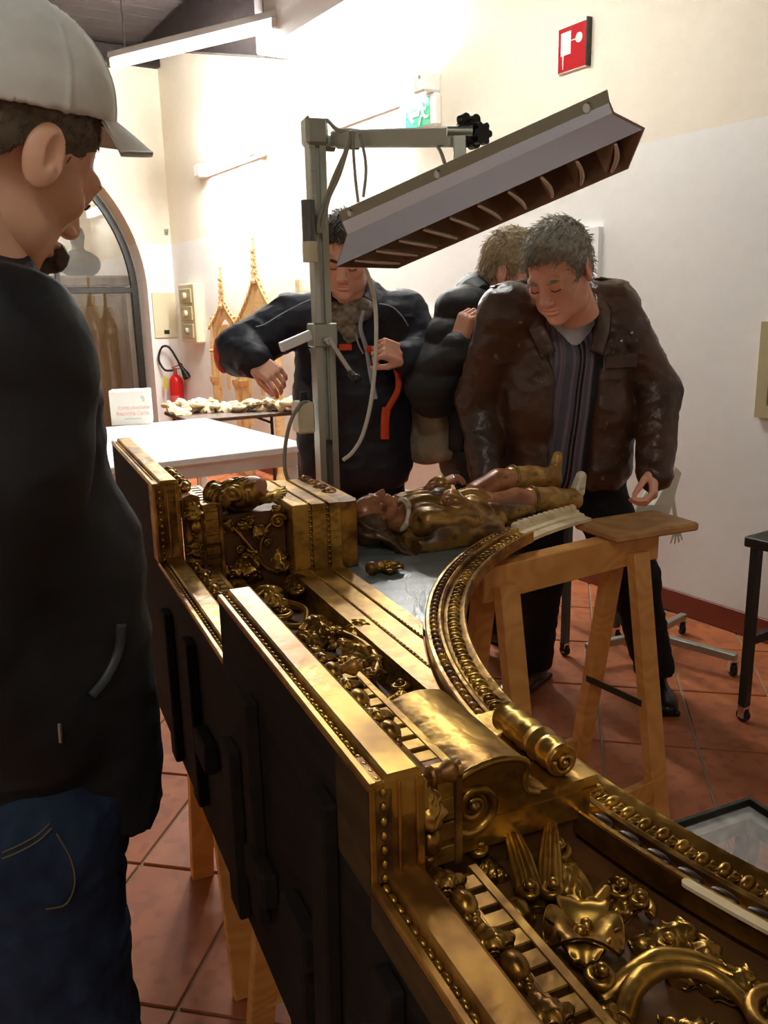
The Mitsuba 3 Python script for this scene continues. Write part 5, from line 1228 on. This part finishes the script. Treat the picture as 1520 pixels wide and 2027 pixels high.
# ------------------------------------------------------------------ examination lamp on the stand's arm
mat('lamp_olive', '#83826b', .5)
mat('lamp_white', '#c9cad2', .45)
mat('lamp_lilac', '#b4b5bf', .5)
mat('lamp_inside', '#8a725c', .35, .2)
mat('louver_glint', '#e9e0cc', .3, .3)
mat('louver_metal', '#cdbb9f', .25, .7)
k = thing('examination_lamp', 'long grey louvred lamp head, switched off, tilted on the stand arm', 'lamp')
A0, B0, W0, C0, D0 = [np.array(v) for v in ((-.109, 2.55, 1.685), (-.100, 2.55, 1.657), (-.086, 2.535, 1.622), (-.119, 2.50, 1.533), (.058, 2.62, 1.530))]
A1, B1, W1, C1, D1 = [np.array(v) for v in ((.451, 1.80, 1.820), (.457, 1.80, 1.797), (.461, 1.785, 1.776), (.516, 1.76, 1.741), (.526, 1.90, 1.689))]
def plate(p0, p1, q0, q1, t, back, name, m, par):
    V = np.array([[p0, q0], [p1, q1]])
    V = np.array([[a + (b - a) * v for v in np.linspace(0, 1, 3)] for a, b in ((p0 + (p1 - p0) * u, q0 + (q1 - q0) * u) for u in np.linspace(0, 1, 9))])
    return obj(name, slab(V, np.asarray(back) * t), m, par, None, 25)
away = unit([.55, .75, .35])
E0, E1 = D0 + (-.035, .03, .11), D1 + (-.05, .03, .10)            # back edge of the housing's roof
plate(A0, A1, B0, B1, .003, away, 'mounting_strip', 'lamp_olive', k)
plate(B0, B1, W0, W1, .003, away, 'bevel', 'lamp_white', k)
plate(W0, W1, C0, C1, .003, away, 'side_panel', 'lamp_lilac', k)
plate(A0 + away * .003, A1 + away * .003, E0, E1, .003, (0, 0, -1), 'roof_panel', 'lamp_olive', k)
plate(E0, E1, D0, D1, .003, (-.5, -.7, 0), 'rear_panel', 'lamp_inside', k)
for P in ((B0, W0, C0, D0, E0), (B1, W1, C1, D1, E1)):
    c = sum(P) / 5; V = np.array(P + (c,)); n = unit(np.cross(V[2] - V[0], V[3] - V[0])) * .002
    F = [[i, (i + 1) % 5, 5] for i in range(5)]
    m = trimesh.Trimesh(np.vstack([V - n, V + n]), F + [[a + 6, c_ + 6, b + 6] for a, b, c_ in F] + [[i, (i + 1) % 5 + 6, (i + 1) % 5] for i in range(5)] + [[i, i + 6, (i + 1) % 5 + 6] for i in range(5)], process=False); m.fix_normals()
    obj('end_plate', m, 'lamp_inside', k, None, False)
i0, i1 = (W0 + E0) / 2, (W1 + E1) / 2
obj('reflector', tube([i0 + (i1 - i0) * .02, i1 + (i0 - i1) * .02], .03, 16), 'lamp_inside', k, None, 30)
for j in range(10):
    u = (j + .7) / 10.4
    c, d, r = C0 + (C1 - C0) * u, D0 + (D1 - D0) * u, i0 + (i1 - i0) * u
    V = []
    for v in np.linspace(.04, .96, 13):
        e = c + (d - c) * v; dep = math.sin(math.pi * v) * .018
        V.append([e + (r - e) * (.06 + .0), e + (r - e) * .62])
    lv = obj('louver', slab(np.array(V), unit(A1 - A0) * .006), 'louver_metal', k, None, 30)
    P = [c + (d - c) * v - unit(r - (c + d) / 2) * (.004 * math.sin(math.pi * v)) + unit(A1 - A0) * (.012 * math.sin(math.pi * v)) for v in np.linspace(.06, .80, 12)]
    obj('louver_glint', tube(P, .0032 + .0022 * np.sin(np.linspace(.1, 3.0, 12)), 8), 'louver_glint', lv, None, True)  # pale strip along each blade, a curved highlight put into colour and shape
ax = unit(A1 - A0)
nrm = unit(np.cross(B0 - A0, ax)); nrm = nrm if nrm[1] < 0 else -nrm
for u in (.055, .455, .945):
    p = A0 + (A1 - A0) * u + (B0 - A0) * .55
    obj('screw', cat(cyl(p, p + nrm * .006, .011, 16, .009)), 'steel', k, None)
kc = A0 + (A1 - A0) * .55 + np.array([0, .03, .040])
br = obj('bracket', cat(beam(kc + (0, 0, -.05), kc + (0, .0, .02), .03, .012, up=(0, 1, 0)), cyl(kc + (-.03, .0, .02), kc + (.03, 0, .02), .012, 14)), 'galv', k, None)
star = shapely.union_all([Point(.030 * math.cos(a), .030 * math.sin(a)).buffer(.0125) for a in np.arange(6) * math.pi / 3] + [Point(0, 0).buffer(.031)]).buffer(-.003).buffer(.003)
kb = frame_m(at(922, 262, 2.20), unit([.8, .5, 0]), (0, 0, 1), unit([.5, -.8, 0]))
obj('star_knob', xf(cat(extrude(star, .022), xf(ball(1, 2), tr(0, 0, .022) @ sc(.026, .026, .010))), kb), 'black_plastic', br, None, 30)
kb2 = frame_m(at(948, 266, 2.185), unit([.8, .5, 0]), (0, 0, 1), unit([.5, -.8, 0]))
obj('star_knob', xf(extrude(shapely.affinity.scale(star, .62, .62), .018), kb2), 'black_plastic', br, None, 30)
# cables
mat('cable_grey', '#8d897b', .55); mat('cable_white', '#d2cfc0', .5)
def cable(label, pts, r, m): obj_k = thing('cable', label, 'cable'); obj('sheath', tube(smooth_path(pts, 60), r, 9), m, obj_k, None, True)
cable('grey cable draped over the top of the stand arm and down to the motor', [at(648, 238, 2.77), at(670, 258, 2.72), at(694, 262, 2.70), at(684, 300, 2.70), at(662, 350, 2.73), at(645, 395, 2.745), at(633, 430, 2.75), at(629, 462, 2.75)], .0065, 'cable_grey')
cable('grey cable looped from the arm beside the pole', [at(694, 258, 2.66), at(690, 285, 2.68), at(672, 345, 2.72), at(652, 390, 2.735), at(643, 425, 2.745), at(634, 462, 2.752)], .0055, 'cable_grey')
cable('thin dark cable hanging from the arm to the left end of the lamp head', [at(698, 262, 2.62), at(700, 310, 2.60), at(704, 360, 2.58), at(709, 400, 2.575)], .0042, 'cable_grey')
cable('thin dark cable loop beside it, hanging from the arm to the lamp head', [at(712, 266, 2.6), at(722, 310, 2.58), at(724, 345, 2.56), at(719, 390, 2.56)], .0042, 'cable_grey')
cable('white cable hanging in a long curve from the lamp head down to the column', [at(716, 520, 2.66), at(728, 545, 2.66), at(742, 600, 2.67), at(744, 690, 2.68), at(735, 790, 2.70), at(718, 860, 2.72), at(698, 895, 2.73), at(679, 911, 2.735)], .0068, 'cable_white')
cable('grey cable arching from the junction box down behind the gilded block', [at(617, 800, 2.75), at(598, 798, 2.72), at(577, 830, 2.70), at(565, 880, 2.70), at(564, 930, 2.70), at(575, 962, 2.71)], .0062, 'cable_grey')
cable('short grey cable between the arm end and the lamp strip', [at(862, 285, 2.34), at(872, 300, 2.24), at(880, 322, 2.22)], .0045, 'cable_grey')
# ------------------------------------------------------------------ wooden statue lying on its back (axes of the altarpiece)
def m_poly(a, b, c):
    def f(p, n, uv):
        w = fbm(p.x * 26, p.y * 26, p.z * 26, 4)
        return mix(mix(lin(a), lin(b), smoothstep(.3, .7, w)), lin(c), smoothstep(.6, .78, fbm(p.x * 60 + 3, p.y * 60, p.z * 60, 3)) * .7)
    return f
mat('statue_skin', proc(m_poly('#7c4a2e', '#9c6844', '#55311e')), .32, .1)
mat('statue_tunic', proc(m_poly('#6b4a22', '#a98040', '#352010')), .30, .35)
mat('statue_cloak', proc(m_poly('#4a3018', '#8a672f', '#24150b')), .36, .15)
mat('statue_hair', proc(m_poly('#3a2616', '#5f4228', '#22150c')), .38)
mat('statue_boot', proc(m_poly('#86602c', '#b08a48', '#5c3d1c')), .28, .2)
mat('statue_pale', proc(m_poly('#b9ad8c', '#ded5bb', '#8f7748')), .35)
k = thing('statue', 'carved and painted wooden statue of a long haired saint lying on its back', 'statue')
SY = 1.235
def sv(t, s, z): return np.array([t + .012, SY + s, z - .004])
hm = frame_m(sv(.522, 0, .925), (0, 1, 0), unit([.20, 0, 1]), unit([-1, 0, .20]))
hm[:3, :3] = np.stack([np.cross(unit([.18, 0, 1]), unit([-1, 0, .18])), unit([.18, 0, 1]), unit([-1, 0, .18])], 1) * .50
hd = xf(head_skin(.0058, .95), hm)
def sblob(lo, hi, h=.0032): return Blob((lo[0], SY + lo[1], lo[2]), (hi[0], SY + hi[1], hi[2]), h)
b = sblob((.55, -.14, .83), (1.12, .14, 1.03))
b.cap(sv(.56, 0, .905), sv(.62, 0, .895), .030, .034, .015)
b.chain([(sv(.84, .045, .925), .040), (sv(.915, .06, .955), .033), (sv(1.00, .065, .955), .030)], .01).chain([(sv(.84, -.03, .905), .040), (sv(.93, -.01, .912), .034), (sv(1.0, .0, .905), .028)], .01)
obj('body', cat(hd, b.mesh(), *[hand_at(sv(*p), a, bk, s_, [(25, 30, 20)] * 4, h=.0034) if 0 else xf(hand_mesh(s_, [(25, 30, 20), (28, 32, 20), (30, 32, 20), (34, 32, 20)], h=.004, arm=.05), frame_m(sv(*p), np.cross(unit(a), unit(bk)) * .46, unit(a) * .46, unit(bk) * .46)) for p, a, bk, s_ in (((.700, -.060, .955), (.5, .85, .15), (-.15, -.1, 1), 1), ((.735, .055, .968), (.85, -.3, .35), (-.35, 0, 1), -1))]), 'statue_skin', k, FRAME, True)
b = sblob((.42, -.13, .825), (.64, .13, .97), .003)
b.ell(sv(.500, 0, .893), (.052, .062, .048), k=.02)
r2 = random.Random(4)
for i in range(26):
    s = -.075 + .15 * i / 25
    y0 = s * .6; n_ = 5; w = r2.uniform(.006, .011)
    pts = [sv(.478 + .012 * r2.random() + .02 * j * (1 + .3 * r2.random()), y0 + s * .25 * j + .006 * math.sin(j * 2.2 + i), max(.838, .925 - .022 * j - .2 * abs(s) + .006 * math.sin(i * 1.7 + j * 1.9))) for j in range(n_)]
    for p, q in zip(pts[:-1], pts[1:]): b.cap(p, q, w, w * .85, .004)
obj('hair', displace(b.mesh(), lambda p, n: .0022 * np.sin(240 * p[:, 2] + 60 * p[:, 0] + 6 * nz(p, 40, 3, 2))), 'statue_hair', k, FRAME, True)
b = sblob((.56, -.16, .83), (.93, .16, 1.0))
b.ell(sv(.66, 0, .905), (.075, .085, .058), k=.02).ell(sv(.75, 0, .895), (.075, .072, .052), k=.03).cap(sv(.63, -.075, .905), sv(.63, .075, .905), .036, .036, .02)
b.ell(sv(.835, 0, .885), (.075, .088, .050), k=.03).ell(sv(.80, 0, .905), (.05, .07, .05), k=.02)
b.chain([(sv(.63, -.085, .91), .034), (sv(.735, -.105, .905), .030), (sv(.705, -.065, .955), .024)], .012).chain([(sv(.63, .085, .91), .034), (sv(.73, .105, .92), .030), (sv(.74, .06, .965), .023)], .012)
b.cut(sv(.895, 0, .88), (1, 0, .25))
obj('tunic', displace(b.mesh(), lambda p, n: .007 * np.sin(130 * (p[:, 1] + .25 * p[:, 0]) + 9 * nz(p, 14, 5, 2)) * (.3 + np.clip((p[:, 0] - .6) * 3, 0, 1)) + .004 * nz(p, 40, 2)), 'statue_tunic', k, FRAME, True)
obj('collar', xf(tube([sv(.595 + .010 * math.sin(a), .042 * math.cos(a), .912 + .036 * math.sin(a)) for a in np.linspace(0, 2 * np.pi, 30)[:-1]], .008, 8, True), np.eye(4)), 'statue_pale', k, FRAME, True)
obj('belt', xf(tube([sv(.752, .076 * math.cos(a), .897 + .056 * math.sin(a)) for a in np.linspace(0, 2 * np.pi, 40)[:-1]], .006, 8, True), np.eye(4)), 'statue_cloak', k, FRAME, True)
b = sblob((.64, -.06, .93), (.76, .05, 1.0), .003); b.ell(sv(.695, -.02, .952), (.034, .030, .022))
obj('fur', displace(b.mesh(), lambda p, n: .005 * nz(p, 110, 3, 2)), 'statue_hair', k, FRAME, True)
b = sblob((.60, -.17, .824), (1.06, .17, .93))
b.box(sv(.70, 0, .852), (.12, .125, .018), None, .016, .02).ell(sv(.82, .02, .862), (.11, .09, .022), k=.02)
b.cap(sv(.82, -.065, .90), sv(.945, -.045, .892), .026, .014, .02).cap(sv(.66, -.10, .88), sv(.80, -.115, .875), .034, .03, .02)
obj('cloak', displace(b.mesh(), lambda p, n: .006 * np.sin(95 * p[:, 1] + 30 * p[:, 2] + 10 * nz(p, 10, 5, 2)) + .004 * nz(p, 35, 2)), 'statue_cloak', k, FRAME, True)
def boot(name, knee, ankle, toe, m, mt=None):
    b = Blob(np.minimum(np.minimum(knee, ankle), toe) - .06, np.maximum(np.maximum(knee, ankle), toe) + .06, .003)
    b.chain([(knee, .0345), (knee * .5 + ankle * .5, .031), (ankle, .0235)], .012)
    h = ankle + np.array([.012, 0, -.012]); b.cap(ankle, h, .022, .021, .012).cap(h, toe, .021, .014, .010)
    e = obj(name, wob(b.mesh(), .001, 60), m, k, FRAME, True)
    obj('boot_top', xf(tube([knee + np.array([.002 * math.sin(a), .034 * math.cos(a), .034 * math.sin(a)]) for a in np.linspace(0, 2 * np.pi, 30)[:-1]], .005, 8, True), np.eye(4)), 'statue_cloak', e, FRAME, True)
    if mt:
        d = unit(toe - h); b = Blob(toe - .05, toe + .05, .003); b.cap(h + d * .030, toe + d * .002, .0215, .0155, .01)
        obj('worn_toe', b.mesh(), mt, e, FRAME, True)
boot('boot', sv(.965, .065, .957), sv(1.092, .07, .950), sv(1.118, .075, 1.004), 'statue_boot')
boot('boot', sv(.985, .0, .908), sv(1.125, .015, .895), sv(1.158, .018, .949), 'statue_boot', 'statue_pale')
# ------------------------------------------------------------------ gothic carvings leaning against the right-hand wall
def pointed(w, h, spring, inset=0.0):
    """pointed arch outline, standing on y = 0"""
    a = w / 2 - inset; hh = h - inset * 1.4
    t = np.linspace(0, 1, 14)
    L = [(-a + a * q ** 1.7, spring + (hh - spring) * math.sin(q * math.pi / 2) ** 1.0) for q in t]
    return Polygon([(-a, 0)] + L + [(-x, y) for x, y in L[::-1]] + [(a, 0)])
crocket = shared(xf(cat(xf(ball(1, 1), sc(.020, .026, .018)), xf(ball(.012, 1), tr(.016, .02, 0))), np.eye(4)), 'pale_wood', True)
def gothic(label, Y, w, base, gable, top, depth=.07, cols=True):
    k = thing('gothic_carving', label, 'carving')
    M = on_wall(Y, 0, RW - .10)
    ring_ = pointed(w, gable, base + .5 * (gable - base)).difference(pointed(w, gable, base + .5 * (gable - base), .05))
    ring_ = ring_.intersection(shapely.box(-w, base * .55, w, 9))
    ar = obj('pointed_arch', xf(extrude(ring_, depth * .6), tr(0, 0, .01)), 'pale_wood', k, M, False)
    # concave gable above it, ending in a spire
    t = np.linspace(0, 1, 16)
    gl = [(-w * .60 * (1 - q) ** 1.35 - .022, gable - .16 + (top - .30 - gable + .16) * q) for q in t]
    g = Polygon(gl + [(-x, y) for x, y in gl[::-1]]).difference(pointed(w, gable, base + .5 * (gable - base), .01))
    ga = obj('gable', xf(extrude(g, depth * .5), tr(0, 0, .015)), 'pale_wood', k, M, False)
    for s in (-1, 1):
        e = np.array([(s * (abs(x) + .008), y, .05) for x, y in gl]); obj('gable_edge', tube(e, .013, 8), 'pale_wood', k, M, True)
        for q in e[1:-1:2]: put('crocket', crocket, ga, M @ tr(*q) @ sc(s, 1, 1) if s > 0 else M @ tr(*q) @ rot([0, 1, 0], 180))
    sp_ = obj('spire', xf(lathe([(.0, 0), (.036, 0), (.040, .02), (.028, .04), (.006, top - (top - .36) - .02), (.016, .345), (.012, .36), (0, .37)], 8), tr(0, top - .36, .05) @ rot([1, 0, 0], -90)), 'pale_wood', k, M, False)
    for j in range(5):
        for s in (-1, 1): put('crocket', crocket, sp_, M @ tr(s * (.036 - .005 * j), top - .33 + .055 * j, .055) @ (np.eye(4) if s > 0 else rot([0, 1, 0], 180)) @ sc(.8))
    for s in (-1, 1):
        x = s * (w / 2 - .012)
        c = obj('column', xf(lathe([(0, 0), (.05, 0), (.05, .06), (.034, .09), (.030, .12), (.030, base * .92), (.034, base * .94), (.05, base), (.055, base + .03), (0, base + .03)], 12), tr(x, 0, .055) @ rot([1, 0, 0], -90)), 'pale_wood', k, M, 30)
        obj('capital', cat([xf(acanthus(.07, .022, 3, 1.2, .4, .3), tr(x, base - .05, .055) @ rot([0, 1, 0], a) @ tr(0, 0, .03)) for a in (-70, -20, 30, 75)]), 'pale_wood', c, M, True)
        obj('pinnacle', xf(lathe([(0, 0), (.03, 0), (.03, .22), (.042, .235), (.03, .25), (.006, .52), (.014, .535), (0, .55)], 8), tr(x * 1.06, base + .03, .055) @ rot([1, 0, 0], -90)), 'pale_wood', k, M, False)
    inner = pointed(w - .10, gable - .12, base + .42 * (gable - base)).difference(pointed(w - .10, gable - .12, base + .42 * (gable - base), .028))
    tre = shapely.union_all([inner, LineString([(0, base * .9), (0, gable - .25)]).buffer(.010), Point(0, gable - .30).buffer(.07).difference(Point(0, gable - .30).buffer(.045))]).intersection(shapely.box(-w, base * .9, w, 9))
    obj('tracery', xf(extrude(tre, .025), tr(0, 0, .02)), 'pale_wood', k, M, False)
gothic('pale gothic carving with one pinnacle, the smaller and farther of two on the right wall', 7.34, .54, .80, 1.42, 1.80)
gothic('pale gothic carving with the tallest pinnacle, left of the navy jacketed man', 6.62, .66, .80, 1.48, 1.99)
gothic('pale gothic carving standing behind the navy jacketed man and his bag', 4.84, .42, .62, 1.20, 1.60)
for Y, z, lb in ((6.06, 1.64, 'left of two narrow pale boards leaning on the right wall'), (5.72, 1.66, 'right of two narrow pale boards leaning on the right wall')):
    k = thing('wooden_board', lb, 'board'); obj('board', bx(-.038, .038, 0, z, 0, .024, .003), 'bare_wood', k, on_wall(Y, 0, RW - .03), False)
k = thing('wooden_crate', 'low orange brown carved wooden block on the floor beside the white table', 'crate')
obj('body', bx(-.11, .11, -.2, .2, 0, .42, .006), 'pale_wood', k, tr(-.30, 4.62, 0) @ rz(RANG), False); obj('lid', bx(-.125, .125, -.215, .215, .42, .445, .004), 'pale_wood', k, tr(-.30, 4.62, 0) @ rz(RANG), False)
# carved fragments heaped on the dark board
r3 = random.Random(21); FM, FZ = FRAG
for i in range(16):
    x, y = (-.36 + .72 * ((i * .618) % 1), -.24 + .48 * ((i * .37 + .1) % 1)) if i else (-.40, .02)
    k = thing('carved_fragment', 'pale carved leaf fragment heaped with others on the dark board', 'carving', 'carved fragments on the dark board')
    Q = FM @ tr(x, y, FZ + .018 + .012 * (i % 3)) @ rot([0, 0, 1], r3.uniform(0, 360)) @ rot([1, 0, 0], r3.uniform(-8, 12))
    L = r3.uniform(.13, .24)
    obj('leaf', xf(acanthus(L, L * .33, 4, r3.uniform(.8, 1.6), .35, .4, .010), Q @ tr(0, -L * .5, 0)), 'bare_wood', k, None, True)
    obj('scroll', xf(spiral(L * .24, L * .09, 1.3, L * .085, r3.uniform(0, 6), 36, 1, .02), Q @ tr(L * .3, -L * .2, .012)), 'bare_wood', k, None, True)
# ------------------------------------------------------------------ wheeled stand with plaster limb and pale panel by the right-hand wall
mat('plaster_cast', '#cfd0bd', .6); mat('green_tape', '#2c5a41', .5)
k = thing('wheeled_stand', 'steel pole stand on a wheeled star base against the right wall', 'stand')
C = np.array([1.08, 3.30, 0])
arms = [(1.345, 3.06), (1.30, 3.52), (1.00, 3.54), (.80, 3.20)]
for x, y in arms:
    d = unit([x - C[0], y - C[1], 0]); obj('base_arm', beam((C[0], C[1], .085), (x, y, .075), .03, .03, ch=.003), 'galv', k, None)
    castor(k, (0, 0), tr(x - d[0] * .012, y - d[1] * .012, .0), .026)
obj('pole', cyl((C[0], C[1], .07), (C[0], C[1], .96), .017, 20), 'steel', k, None)
obj('sleeve', cyl((C[0], C[1], .80), (C[0], C[1], .93), .027, 20), 'black_plastic', k, None); obj('tape', cyl((C[0], C[1], .755), (C[0], C[1], .80), .0235, 20), 'green_tape', k, None)
k = thing('pale_panel', 'pale folded panel leaning on the stand beside the brown leather cuff', 'panel')
p = [at(1262, 1000, 3.18), at(1330, 1000, 3.22), at(1349, 936, 3.28), at(1318, 905, 3.24)]
mid = [at(1295, 1000, 3.14), at(1338, 925, 3.22)]
V = np.array([[p[0], mid[0], p[1]], [(p[0] + p[3]) / 2, (mid[0] + mid[1]) / 2, (p[1] + p[2]) / 2], [p[3], mid[1], p[2]]])
low = V[:1] - np.array([.03, 0, .12]); V = np.concatenate([low, V])
obj('sheet', slab(V, np.array([0, .008, 0])), 'plaster_cast', k, None, False)
k = thing('plaster_hand', 'small white plaster hand on a thin arm hanging in front of the right wall', 'plaster hand')
h0 = at(1338, 1040, 3.30)
obj('hand', xf(hand_mesh(1, [(6, 10, 6), (8, 10, 8), (8, 12, 8), (12, 14, 8)], thumb=(.8, .5, -.3), spread=.3, arm=.02), frame_m(h0, np.cross(unit([.12, 0, -1]), unit([-.1, -1, 0])) * .46, unit([.12, 0, -1]) * .46, unit([-.1, -1, 0]) * .46)), 'plaster_cast', k, None, True)
obj('arm', tube(smooth_path([at(1336, 940, 3.29), at(1332, 985, 3.29), at(1336, 1020, 3.30), h0], 20), np.linspace(.007, .009, 20), 8), 'plaster_cast', k, None, True)
